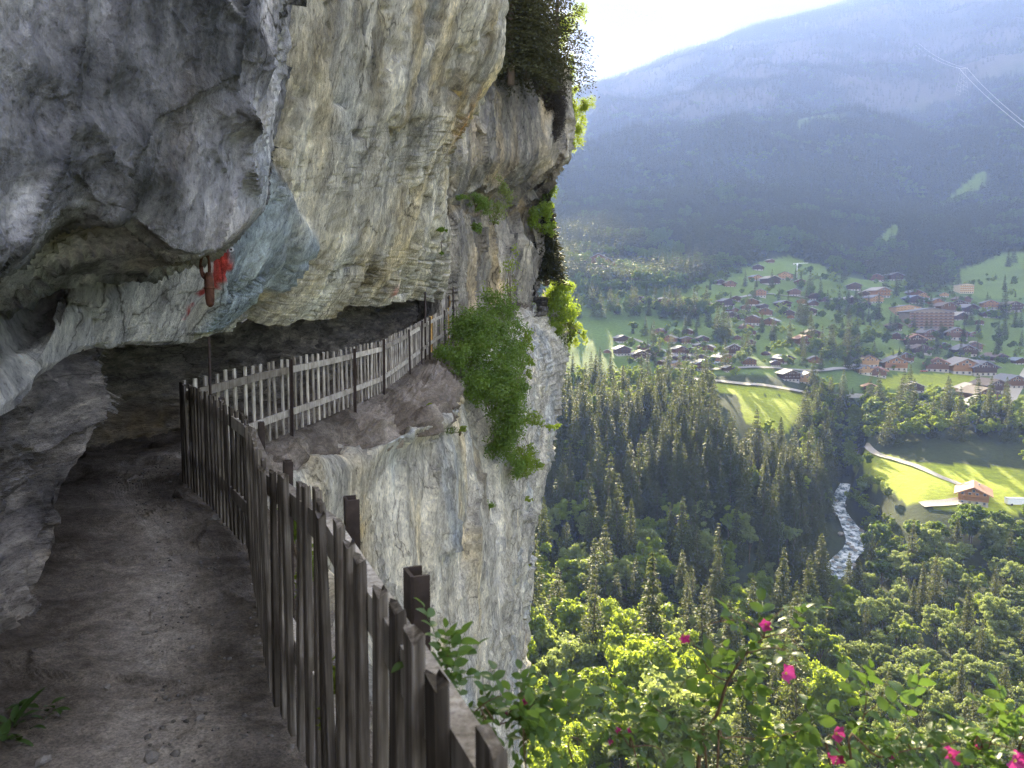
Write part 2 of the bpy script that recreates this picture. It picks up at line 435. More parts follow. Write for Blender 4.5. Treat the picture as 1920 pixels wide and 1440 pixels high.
def hit(px, py, d0=45.0, d1=6500.0):
    """the first point of the ground that the ray through a pixel meets"""
    r = ray(px, py)
    t = np.exp(np.linspace(math.log(d0), math.log(d1), 1100)) / r[1]
    q = EYE[None] + t[:, None] * r[None]
    h = height(q[:, 0], q[:, 1])
    k = np.nonzero(q[:, 2] < h)[0]
    if not len(k): return None
    k = k[0]
    if k == 0: return q[0]
    a0, a1 = q[k - 1, 2] - h[k - 1], q[k, 2] - h[k]
    s = a0 / (a0 - a1)
    p = q[k - 1] * (1 - s) + q[k] * s
    p[2] = height(p[:1], p[1:2])[0]
    return p
def poly_mask(x, y, poly):
    ins = np.zeros(np.shape(x), bool); n = len(poly)
    for i in range(n):
        x0, y0 = poly[i]; x1, y1 = poly[(i + 1) % n]
        c = ((y0 > y) != (y1 > y)) & (x < (x1 - x0) * (y - y0) / (y1 - y0 + 1e-9) + x0)
        ins ^= c
    return ins
# open meadows, drawn as outlines on the ground: (direction, distance)
def ground_poly(pts):
    out = []
    for px, py in pts:
        h = hit(px, py); out.append(tuple(np.array(ad(h[0], h[1]), float)))
    return out
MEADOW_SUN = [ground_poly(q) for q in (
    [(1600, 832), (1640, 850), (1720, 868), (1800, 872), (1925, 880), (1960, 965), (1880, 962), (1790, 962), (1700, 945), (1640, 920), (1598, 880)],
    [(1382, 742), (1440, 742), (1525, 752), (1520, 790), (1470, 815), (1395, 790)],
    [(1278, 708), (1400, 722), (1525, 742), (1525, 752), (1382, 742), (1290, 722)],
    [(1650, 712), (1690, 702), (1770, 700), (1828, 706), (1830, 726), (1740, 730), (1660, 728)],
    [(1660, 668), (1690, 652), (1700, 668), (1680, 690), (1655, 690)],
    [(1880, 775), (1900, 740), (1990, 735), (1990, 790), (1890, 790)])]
MEADOW = [ground_poly(q) for q in (
    [(1150, 655), (1190, 622), (1280, 612), (1330, 625), (1420, 632), (1520, 640), (1530, 690), (1450, 705), (1280, 705), (1250, 690), (1150, 670)],
    [(1240, 575), (1290, 545), (1350, 520), (1420, 515), (1440, 560), (1360, 575)],
    [(1090, 500), (1180, 488), (1260, 505), (1240, 515), (1110, 512)],
    [(1390, 505), (1480, 480), (1550, 500), (1560, 540), (1700, 540), (1700, 520), (1590, 520), (1580, 560), (1420, 560)],
    [(1780, 540), (1800, 505), (1860, 482), (1940, 470), (1960, 560), (1840, 560)],
    [(1800, 640), (1940, 600), (1960, 660), (1840, 675), (1760, 650)],
    [(1290, 590), (1500, 580), (1640, 570), (1800, 575), (1960, 580), (1960, 700), (1640, 700), (1500, 640), (1300, 640)],
    [(1750, 390), (1800, 350), (1850, 320), (1850, 345), (1800, 378)],
    [(1480, 225), (1590, 210), (1600, 216), (1500, 240)],
    [(1690, 200), (1770, 180), (1800, 160), (1820, 165), (1790, 185), (1710, 214)],
    [(1820, 150), (1870, 110), (1940, 90), (1960, 130), (1880, 145)],
    [(1640, 450), (1680, 420), (1690, 440), (1660, 465)])]
def poly_soft(x, y, poly, w):
    """1 inside, 0 outside, blended over w on either side of the outline"""
    d = np.full(np.shape(x), 1e9)
    for (x0, y0), (x1, y1) in zip(poly, poly[1:] + poly[:1]):
        t = np.clip(((x - x0) * (x1 - x0) + (y - y0) * (y1 - y0)) / ((x1 - x0)**2 + (y1 - y0)**2), 0, 1)
        d = np.minimum(d, np.hypot(x - x0 - t * (x1 - x0), y - y0 - t * (y1 - y0)))
    d = np.where(poly_mask(x, y, poly), d, -d)
    return sstep(-w, w, d)
def in_any(a, d, polys):
    m = np.zeros(np.shape(a), bool)
    for p in polys: m |= poly_mask(a, d, p)
    return m

# ground mesh in rings round the viewpoint
NPH, NRR = 460, 480
ph = np.concatenate([np.linspace(math.radians(-24), math.radians(40), 400), np.linspace(math.radians(41.5), math.radians(135), 60)])
rr = np.exp(np.linspace(math.log(22), math.log(7200), NRR))
PHg, RRg = np.meshgrid(ph, rr, indexing='ij')
GX, GY = RRg * np.sin(PHg), RRg * np.cos(PHg)
GZ = height(GX, GY)
gv = np.stack([GX, GY, GZ], -1).reshape(-1, 3)
def grid_faces(nu, nv):
    i = np.arange(nu - 1)[:, None] * nv + np.arange(nv - 1)[None, :]
    return np.stack([i, i + nv, i + nv + 1, i + 1], -1).reshape(-1, 4)
ga, gdt = ad(gv[:, 0], gv[:, 1]); gd = und(gdt)
gp = gv.copy()
nA = fbm(gp / 14.0, 3, 21); nB = fbm(gp / 60.0, 4, 22); nC = fbm(gp * np.array([1, 1, 2.2]) / 210.0, 6, 23, 0.62)
colr = np.zeros((len(gv), 3))
colr[:] = (0.040, 0.052, 0.022)                                     # forest floor
colr += (nA * 0.012)[:, None] * np.array([1.0, 1.0, 0.5])
vil = sstep(432, 450, gd) * (1 - sstep(770, 840, gd))
colr = colr * (1 - vil[:, None]) + vil[:, None] * np.array([0.085, 0.135, 0.035]) * (1 + 0.25 * nB[:, None])
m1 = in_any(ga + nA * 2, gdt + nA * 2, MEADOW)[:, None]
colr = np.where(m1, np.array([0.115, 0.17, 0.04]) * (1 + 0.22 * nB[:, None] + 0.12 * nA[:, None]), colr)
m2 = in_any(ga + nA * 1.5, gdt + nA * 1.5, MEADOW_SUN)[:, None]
colr = np.where(m2, np.array([0.27, 0.31, 0.035]) * (1 + 0.16 * nB[:, None] + 0.14 * nA[:, None]), colr)  # sunlit fields: sunshine painted in as brighter, yellower grass
hi = sstep(1250, 1750, gd)                                          # alpine ground: scree, pasture, rock bands
rk = sstep(0.05, 0.3, nC + 0.18 * sstep(1500, 1900, gd) - 0.1 * sstep(2050, 2300, gd))
alp = np.array([0.06, 0.07, 0.035]) * (1 - rk[:, None]) + rk[:, None] * np.array([0.105, 0.10, 0.085])
colr = colr * (1 - hi[:, None]) + alp * hi[:, None]
bank = sstep(0.1, 0.5, -nC) * sstep(245, 255, gd) * (1 - sstep(268, 275, gd)) * (ga < 1545)
colr = colr * (1 - bank[:, None] * 0.7) + bank[:, None] * 0.7 * np.array([0.16, 0.11, 0.075])
colr = np.clip(colr, 0.01, 0.9)
m, nt, nd, lk, out = new_mat('valley_ground')
at = nd.new('ShaderNodeAttribute'); at.attribute_name = 'tint'
n1 = noise_node(nd, lk, 0.55, 8, 0.65)
r1 = ramp(nd, [(0.25, (0.62, 0.62, 0.62)), (0.75, (1.35, 1.35, 1.3))]); lk.new(n1.outputs['Fac'], r1.inputs[0])
c = mixc(nd, lk, at.outputs['Color'], r1.outputs['Color'], mode='MULTIPLY', f=0.9)
b = principled(nd, 0.95, 0.1); lk.new(c, b.inputs['Base Color'])
tl = nd.new('ShaderNodeBsdfTranslucent'); lk.new(c, tl.inputs['Color'])
bp = nd.new('ShaderNodeBump'); bp.inputs['Strength'].default_value = 0.6; bp.inputs['Distance'].default_value = 0.5
lk.new(n1.outputs['Fac'], bp.inputs['Height']); lk.new(bp.outputs[0], b.inputs['Normal'])
lk.new(b.outputs[0], out.inputs['Surface'])
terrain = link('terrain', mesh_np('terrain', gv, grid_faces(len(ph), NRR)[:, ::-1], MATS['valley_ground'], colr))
tag(terrain, 'green valley floor rising to a wooded mountain with rock bands', 'terrain', kind='structure')

# ------------------------------------------------------------------ river, roads, tracks
def ribbon(pts, width, lift, nsub=6, across=2, zfun=None, wid_noise=0.0):
    pts = np.asarray(pts, float); t = np.arange(len(pts)); tt = np.linspace(0, len(pts) - 1, (len(pts) - 1) * nsub + 1)
    def cr(a):
        i = np.clip(tt.astype(int), 0, len(a) - 2); u = tt - i
        g = lambda k: a[np.clip(i + k, 0, len(a) - 1)]
        return 0.5 * ((2 * g(0)) + (-g(-1) + g(1)) * u + (2 * g(-1) - 5 * g(0) + 4 * g(1) - g(2)) * u**2 + (-g(-1) + 3 * g(0) - 3 * g(1) + g(2)) * u**3)
    x, y = cr(pts[:, 0]), cr(pts[:, 1])
    tx, ty = np.gradient(x), np.gradient(y); l = np.hypot(tx, ty); nx, ny = ty / l, -tx / l
    width = np.interp(tt, np.arange(len(pts)), width) if hasattr(width, '__len__') else width
    w = width * (1 + wid_noise * np.sin(tt * 2.1) * np.cos(tt * 0.9 + 1))
    s = np.linspace(-0.5, 0.5, across)
    V = np.stack([x[:, None] + nx[:, None] * s * w[:, None], y[:, None] + ny[:, None] * s * w[:, None], np.zeros((len(x), across))], -1)
    if zfun is None:
        V[..., 2] = np.maximum(height(V[..., 0], V[..., 1]), height(x, y)[:, None]) + lift
    else: V[..., 2] = zfun(tt)[:, None] + lift
    return V
m, nt, nd, lk, out = new_mat('torrent_water')
n1 = noise_node(nd, lk, 0.42, 8, 0.72, stretch=(1, 0.55, 1))
r1 = ramp(nd, [(0.40, (0.05, 0.085, 0.10)), (0.50, (0.25, 0.32, 0.36)), (0.58, (0.85, 0.88, 0.9))]); lk.new(n1.outputs['Fac'], r1.inputs[0])
r2 = ramp(nd, [(0.42, (0.12, 0.12, 0.12)), (0.58, (0.8, 0.8, 0.8))]); lk.new(n1.outputs['Fac'], r2.inputs[0])
b = principled(nd, 0.2, 0.5); lk.new(r1.outputs['Color'], b.inputs['Base Color']); lk.new(r2.outputs['Color'], b.inputs['Roughness'])
bp = nd.new('ShaderNodeBump'); bp.inputs['Strength'].default_value = 0.9; bp.inputs['Distance'].default_value = 0.6
lk.new(n1.outputs['Fac'], bp.inputs['Height']); lk.new(bp.outputs[0], b.inputs['Normal']); lk.new(b.outputs[0], out.inputs['Surface'])
V = ribbon(RIVER[:8], [7, 7.5, 8, 8, 8, 7, 5.5, 4], 0.1, 10, 12, lambda tt: np.interp(tt, np.arange(8), RIVER_Z[:8]), 0.25)
V[..., 2] += 0.35 * fbm(V.reshape(-1, 3) / 2.5, 3, 31).reshape(V.shape[:2])
river = link('river', mesh_np('river', V.reshape(-1, 3), grid_faces(V.shape[0], V.shape[1]), MATS['torrent_water']))
tag(river, 'white rushing mountain river between the wooded banks', 'river', kind='structure')
# boulders in the stream
plain('boulder_grey', (0.30, 0.28, 0.25), 0.9, 0.2, 0.35, 1.2)
def rock_mesh(name, seed, mat, sub=2, flat=0.7):
    bm = bmesh.new(); bmesh.ops.create_icosphere(bm, subdivisions=sub, radius=1.0)
    co = np.array([v.co[:] for v in bm.verts])
    n = fbm(co * 1.1 + seed * 13.7, 3, seed) * 0.45 + 1
    d1, d2, cid, off = worley(co * 1.3 + seed * 3.1, seed)
    n += (cid - 0.5) * 0.3
    for v, k in zip(bm.verts, n): v.co *= k
    for v in bm.verts: v.co.z *= flat
    me = bpy.data.meshes.new(name); bm.to_mesh(me); bm.free(); me.materials.append(mat)
    return me
BOULDERS = [rock_mesh('boulder', k, MATS['boulder_grey'], 2) for k in range(4)]
k = 0
for i in range(26):
    t = 2 + 4.5 * i / 26; j = int(t); u = t - j
    c0 = RIVER[j] * (1 - u) + RIVER[j + 1] * u; zz = RIVER_Z[j] * (1 - u) + RIVER_Z[j + 1] * u
    side = random.uniform(-5, 5)
    o = link('boulder', BOULDERS[i % 4], None, (c0[0] + side, c0[1] + random.uniform(-1, 1), zz + 0.1))
    s = random.uniform(0.6, 1.3); o.scale = (s, s, s); o.rotation_euler = (0, 0, random.uniform(0, 6))
    tag(o, 'grey boulder lying in the white water of the river', 'boulder', 'boulders in the river')

plain('gravel_road', (0.42, 0.38, 0.32), 0.95, 0.1, 0.15, 1.5)
plain('asphalt_road', (0.30, 0.29, 0.28), 0.9, 0.2, 0.12, 0.8)
plain('concrete', (0.45, 0.43, 0.40), 0.85, 0.2, 0.15, 1.0)
def road(name, pix, width, lift, mat, label):
    g = [hit(*q) for q in pix]
    V = ribbon([q[:2] for q in g], width, lift, 10, 5)
    o = link(name, mesh_np(name, V.reshape(-1, 3), grid_faces(V.shape[0], V.shape[1]), MATS[mat]))
    tag(o, label, 'road', kind='structure'); return g
valley_road = road('road', [(1282, 711), (1340, 716), (1400, 722), (1460, 729), (1510, 739), (1560, 748), (1625, 760)], 6.5, 0.5, 'gravel_road', 'pale road crossing the valley above the bright green field')
road('road', [(1604, 836), (1640, 850), (1690, 866), (1740, 884), (1790, 905), (1822, 922)], 3.2, 0.2, 'gravel_road', 'narrow pale track curving across the sunlit meadow to the farm')
road('road', [(1250, 690), (1330, 694), (1420, 690), (1500, 696), (1560, 694), (1640, 688)], 5.0, 0.5, 'asphalt_road', 'grey village street along the lower row of chalets')
road('road', [(1172, 632), (1210, 645), (1255, 662), (1300, 676)], 3.5, 0.4, 'asphalt_road', 'small grey lane climbing between the left chalets')
road('road', [(1932, 690), (1905, 730), (1885, 770), (1884, 790), (1935, 800)], 6.5, 0.5, 'gravel_road', 'pale yard and lane beside the barns at the far right')
road('road', [(1380, 560), (1430, 552), (1480, 556), (1540, 562), (1600, 556)], 4.5, 0.5, 'asphalt_road', 'grey lane along the upper row of chalets')
road('road', [(1728, 948), (1752, 946), (1780, 944), (1806, 940)], 6.0, 0.25, 'gravel_road', 'pale gravel yard in front of the meadow farmhouse')
# bridge where the valley road crosses the stream
bA, bB = hit(1545, 746), hit(1640, 762)
br = empty('road_bridge', (bA + bB) / 2); zt = max(bA[2], bB[2]) + 1.2
A_, B_ = Vector((bA[0], bA[1], zt)) - br.location, Vector((bB[0], bB[1], zt)) - br.location
sd = (B_ - A_).cross(Vector((0, 0, 1))).normalized()
MB().bar(A_, B_, 7.4, 0.9).build('deck', MATS['concrete'], br)
for s in (-1, 1): MB().bar(A_ + sd * s * 3.6 + Vector((0, 0, 0.9)), B_ + sd * s * 3.6 + Vector((0, 0, 0.9)), 0.3, 0.85).build('parapet', MATS['concrete'], br)
for t in (0.12, 0.88):
    q = A_.lerp(B_, t); MB().box((q.x, q.y, q.z - 4.5), (3.0, 6.5, 8.0)).build('pier', MATS['concrete'], br)
tag(br, 'pale concrete road bridge between the trees above the stream', 'bridge')

# ------------------------------------------------------------------ rock sheets
def cr1(a, t):
    """Catmull-Rom along axis 0 at parameters t"""
    i = np.clip(t.astype(int), 0, len(a) - 2); u = (t - i).reshape(-1, *([1] * (a.ndim - 1)))
    g = lambda k: a[np.clip(i + k, 0, len(a) - 1)]
    p0, p1, p2, p3 = g(-1), g(0), g(1), g(2)
    return 0.5 * (2 * p1 + (p2 - p0) * u + (2 * p0 - 5 * p1 + 4 * p2 - p3) * u**2 + (3 * p1 - p0 - 3 * p2 + p3) * u**3)
def seg_params(C, n, axis):
    """spread n samples over the control segments by their size in the picture"""
    x, y, w = proj(C)
    x = np.clip(x, -500, 2300); y = np.clip(y, -500, 1800)
    l = np.hypot(np.diff(x, axis=axis), np.diff(y, axis=axis))
    l = l.mean(axis=1 - axis) + 0.35 * l.max(axis=1 - axis) + 12
    cnt = np.maximum(12, np.round(l / l.sum() * n)).astype(int)
    t = np.concatenate([k + np.arange(c) / c for k, c in enumerate(cnt)] + [[len(cnt)]])
    return np.minimum(t, len(cnt) - 1e-9)
def lerp_rows(poly, n, key=None):
    """resample one column (list of points) to n points; key: values to place them by"""
    poly = np.array(poly, float)
    if key is None:
        x, y, w = proj(poly)
        s = np.concatenate([[0], np.cumsum(np.hypot(np.diff(x), np.diff(y)) + 30)])
    else: s = key
    t = np.linspace(0, s[-1], n)
    return np.stack([np.interp(t, s, poly[:, k]) for k in range(3)], 1)
def blobs(p, col, spots):
    """soft colour spots on the rock, stains and painted shade alike: (point, radius or (rx,ry,rz), colour, strength)"""
    for c, r, rgb, st in spots:
        v = (p - np.asarray(c)) / np.asarray(r, float)
        k = np.exp(-(v * v).sum(1)) * st
        k = np.clip(k * (1 + 0.9 * fbm(p * (2.2 / np.min(r)), 3, 77)), 0, 1)[:, None]
        col = col * (1 - k) + np.array(rgb) * k
    return col
def sheet(name, C, nu, nv, flip, mat, colour, amp, scl, seed, str_z=0.5, facet=0.6, label=None, post=None, edge0=False, ridge=0.12, smooth=False, warm=(1, 1, 1), calm=None):
    C = np.asarray(C, float)
    tu, tv = seg_params(C, nu, 0), seg_params(C, nv, 1)
    G = cr1(C, tu)
    G = np.swapaxes(cr1(np.swapaxes(G, 0, 1), tv), 0, 1)
    du, dv = np.gradient(G, axis=0), np.gradient(G, axis=1)
    N = np.cross(du, dv); N /= np.linalg.norm(N, axis=-1, keepdims=True) + 1e-9
    if flip: N = -N
    p = G.reshape(-1, 3); n = N.reshape(-1, 3)
    # relief grows with distance: fine near the eye, coarse on the far buttress
    dist = np.linalg.norm(p - EYE, axis=1)
    A = np.interp(dist, *amp); S = 1.0
    q = p * np.array([1, 1, str_z]) * scl
    warp = np.stack([fbm(q * 0.8, 2, seed + 50), fbm(q * 0.8, 2, seed + 51), fbm(q * 0.8, 2, seed + 52)], 1)
    q2 = q + 0.5 * warp
    d1, d2, cid, off = worley(q2 * 0.75, seed)
    tilt = np.stack([hash3((cid * 99991).astype(np.int64), np.zeros(len(p), np.int64), np.zeros(len(p), np.int64), k) - 0.5 for k in (1, 2, 3)], 1)
    f1 = (cid - 0.5) * 0.9 + (off * tilt).sum(1) * 1.6 - 0.35 * sstep(0.10, 0.0, d2 - d1)
    e1, e2, cid2, off2 = worley(q2 * 3.1 + 5.5, seed + 4)
    f2 = (cid2 - 0.5) * 0.45 - 0.18 * sstep(0.12, 0.0, e2 - e1)
    g1, g2, cid3, off3 = worley(q2 * 7.5 + 2.5, seed + 8)
    f2 = f2 * .8 + (cid3 - 0.5) * 0.11 - 0.06 * sstep(0.14, 0.0, g2 - g1)
    h = 0.5 * fbm(q * 0.7, 3, seed + 10) + facet * f1 * 1.05 + facet * f2 * 0.62 + ridge * fbm(q * 2.2, 4, seed + 11, 0.55, True) + 0.12 * fbm(q * 6.0, 4, seed + 12, 0.6)
    h = h * A
    if calm is not None: h = h * calm(p)
    if edge0:
        fade = np.ones(G.shape[:2]); fade[:, :] = np.minimum(1, np.arange(G.shape[1])[None] / (G.shape[1] * 0.06)); h = h * fade.ravel()
    if post is not None: h = h + post(p)
    p2 = p + n * h[:, None]
    col = colour(p, h / np.maximum(A, 1e-6), n, cid, cid2, (d2 - d1), (e2 - e1))
    col = col * np.array(warm)
    F = grid_faces(G.shape[0], G.shape[1])
    if flip: F = F[:, ::-1]
    o = link(name, mesh_np(name, p2, F, mat, np.clip(col * 1.15, 0.008, 0.85), smooth=smooth))
    if label: tag(o, label, 'cliff', kind='structure')
    return o, p2.reshape(G.shape), N
def mixp(pal, t):
    """palette lookup, t in 0..1"""
    pal = np.array(pal); x = np.clip(t, 0, 1) * (len(pal) - 1)
    i = np.clip(x.astype(int), 0, len(pal) - 2); u = (x - i)[:, None]
    return pal[i] * (1 - u) + pal[i + 1] * u
def V3(*a): return np.array(a, float)

rock_mat('cliff_rock', 4.2, 1.0, 0.09, (1, 1, 0.62))
rock_mat('near_rock', 6.0, 1.0, 0.05, (1, 1, 0.8), streak=(1, 1, .3))
rock_mat('gallery_rock', 6.0, 1.0, 0.07, (0.6, 0.6, 2.0), (0.25, 0.5, 0), (.25, .25, 2.2))
rock_mat('far_rock', 1.9, 1.0, 0.25, (1, 1, 0.5), streak=(1, 1, .08))

# --- the gallery: base of the wall, wall, ceiling and lip, station by station along the path
lip = [V3(-.3, -6, 2.6), V3(-.9, -2, 2.3), V3(-2.3, 1.6, 1.1), P(0, 780, 3.5), P(140, 664, 5.0), P(240, 650, 6.0), P(330, 641, 7.0), P(400, 622, 8.3),
       P(480, 605, 9.9), P(600, 594, 12.4), P(700, 577, 15.6), P(770, 566, 19.9), P(830, 556, 28), V3(-2.6, 38, 4.3)]
A_cols = [
 [V3(-2.2, -6, 0), V3(-2.5, -6, 1.0), V3(-2.4, -6, 1.9), V3(-1.5, -6, 2.6), lip[0]],
 [V3(-2.3, -2, 0), V3(-2.6, -2, .9), V3(-2.5, -2, 1.7), V3(-1.8, -2, 2.3), lip[1]],
 [V3(-2.6, 1.8, -.1), V3(-2.7, 1.8, .3), V3(-2.7, 1.8, .7), V3(-2.6, 1.8, 1.0), lip[2]],
 [P(0, 1185, 4.34), P(5, 1060, 4.5), P(10, 930, 4.5), P(0, 835, 4.2), lip[3]],
 [P(44, 1132, 4.8), P(98, 950, 5.0), P(168, 800, 5.2), P(200, 705, 5.3), lip[4]],
 [V3(-4.2, 6.3, -.2), V3(-4.1, 6.3, .5), V3(-3.7, 6.2, 1.1), V3(-3.3, 6.1, 1.42), lip[5]],
 [V3(-6.3, 9.2, -.2), V3(-6.3, 9.3, .7), V3(-5.7, 9.2, 1.4), V3(-4.4, 8.1, 1.62), lip[6]],
 [V3(-5.9, 10.6, -.2), V3(-5.8, 10.8, .8), V3(-5.4, 10.6, 1.5), V3(-4.5, 9.7, 1.72), lip[7]],
 [V3(-5.2, 11.6, -.15), V3(-5.2, 11.9, .8), V3(-5.0, 11.8, 1.5), V3(-4.3, 11.2, 1.78), lip[8]],
 [V3(-4.9, 13.5, -.05), V3(-4.9, 13.6, .9), V3(-4.7, 13.5, 1.6), V3(-4.1, 13.1, 1.9), lip[9]],
 [V3(-4.6, 17, .1), V3(-4.6, 17, 1.0), V3(-4.4, 17, 1.75), V3(-3.8, 16.6, 2.1), lip[10]],
 [V3(-4.3, 21, .35), V3(-4.3, 21, 1.3), V3(-4.1, 21, 2.0), V3(-3.6, 20.7, 2.4), lip[11]],
 [V3(-4.0, 30, 1.1), V3(-4.0, 30, 2.0), V3(-3.8, 30, 2.7), V3(-3.3, 29.5, 2.95), lip[12]],
 [V3(-3.6, 40, 2.0), V3(-3.6, 40, 3.0), V3(-3.5, 40, 3.8), V3(-3.1, 39, 4.2), lip[13]]]
def col_gallery(p, h, n, c1, c2, e1, e2):
    s = fbm(p * np.array([1.3, 1.3, 5.0]) + np.array([0, 0, 1]) * (p[:, :1] * 2.0), 5, 41, 0.6)
    t = 0.45 + 0.5 * s + 0.25 * (c2 - 0.5)
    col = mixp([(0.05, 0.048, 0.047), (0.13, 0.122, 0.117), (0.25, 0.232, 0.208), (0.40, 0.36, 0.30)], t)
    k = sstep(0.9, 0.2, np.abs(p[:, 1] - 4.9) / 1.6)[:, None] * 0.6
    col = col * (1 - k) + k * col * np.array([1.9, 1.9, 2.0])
    return blobs(p, col, [(P(215, 760, 9.5), (1.2, 1.5, .45), (.03, .03, .03), .7), (P(160, 690, 6.5), (1., 1.5, .3), (.035, .032, .03), .6), (P(280, 800, 11), (.9, .9, .35), (.24, .18, .09), .5)])
for c_, l_ in zip(A_cols, lip): c_[-1] = l_ + V3(-.22, .12, .12)
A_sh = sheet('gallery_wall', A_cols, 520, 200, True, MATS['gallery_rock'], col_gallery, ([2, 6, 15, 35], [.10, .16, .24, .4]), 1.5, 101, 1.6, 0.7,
             'dark layered rock wall hollowed out behind the path', warm=(.98, .95, .92))[1]

# --- the face above the lip
B_top = [
 [V3(.2, -6, 3.5), V3(.5, -6, 5), V3(.8, -6, 8), V3(1.2, -6, 14)],
 [V3(-.6, -2, 3.2), V3(-.2, -2, 4.5), V3(.3, -2, 8), V3(.8, -2, 14)],
 [V3(-2.45, 1.9, 1.8), V3(-2.3, 1.9, 2.6), V3(-2, 1.9, 6), V3(-1.5, 1.9, 14)],
 [P(0, 640, 3.8), P(0, 470, 4.3), P(0, 150, 4.7), P(0, -450, 4.7)],
 [P(150, 560, 4.8), P(150, 440, 5.1), P(150, 150, 5.5), P(150, -450, 5.3)],
 [P(250, 545, 5.7), P(250, 440, 5.8), P(250, 150, 6.1), P(250, -450, 5.9)],
 [P(335, 545, 6.5), P(340, 440, 6.5), P(350, 150, 6.6), P(350, -450, 6.2)],
 [P(412, 545, 7.4), P(424, 440, 7.1), P(440, 150, 7.0), P(450, -450, 6.5)],
 [P(506, 530, 8.7), P(530, 380, 8.1), P(545, 150, 7.5), P(560, -450, 6.8)],
 [P(618, 510, 10.9), P(634, 370, 10.2), P(655, 150, 9.6), P(680, -450, 8.6)],
 [P(718, 500, 14.2), P(732, 360, 13.4), P(765, 150, 12.4), P(800, -450, 10.8)],
 [P(787, 500, 18.6), P(797, 360, 17.5), P(838, 200, 16), P(850, 150, 15.6), P(880, 30, 14.8), P(905, -450, 13.2)],
 [P(834, 500, 26.5), P(837, 340, 22.5), P(845, 290, 21.5), P(886, 215, 20), P(938, 105, 18.4), P(944, -20, 17.5), P(960, -450, 15.5)],
 [P(806, 500, 32), P(806, 350, 28), P(815, 290, 27.5), P(852, 215, 26), P(905, 105, 24), P(912, -20, 23), P(925, -450, 20)]]
B_cols = [lerp_rows([l] + c, 9) for l, c in zip(lip, B_top)]
SLAB = [(505, 300), (520, 330), (560, 390), (602, 478), (590, 505), (545, 540), (480, 560), (430, 590), (400, 612), (352, 616), (392, 540), (420, 470), (440, 440), (470, 380)]
WHITE_SLAB = [(60, 640), (180, 560), (260, 520), (330, 482), (392, 478), (372, 540), (340, 590), (330, 636), (240, 645), (150, 652), (60, 720), (0, 775), (0, 690)]
def in_slab(p): px, py, w = proj(p); n_ = 5 * fbm(p * 3, 3, 75); return poly_soft(px + n_, py + n_, SLAB, 8) * (p[:, 1] < 9.8)
def in_white(p): px, py, w = proj(p); n_ = 6 * fbm(p * 4, 3, 76); return poly_soft(px + n_, py + n_, WHITE_SLAB, 6) * (p[:, 1] < 8.5)
def slabs(p): return .09 * in_slab(p) + .03 * in_white(p)      # the two slabs stand proud of the face
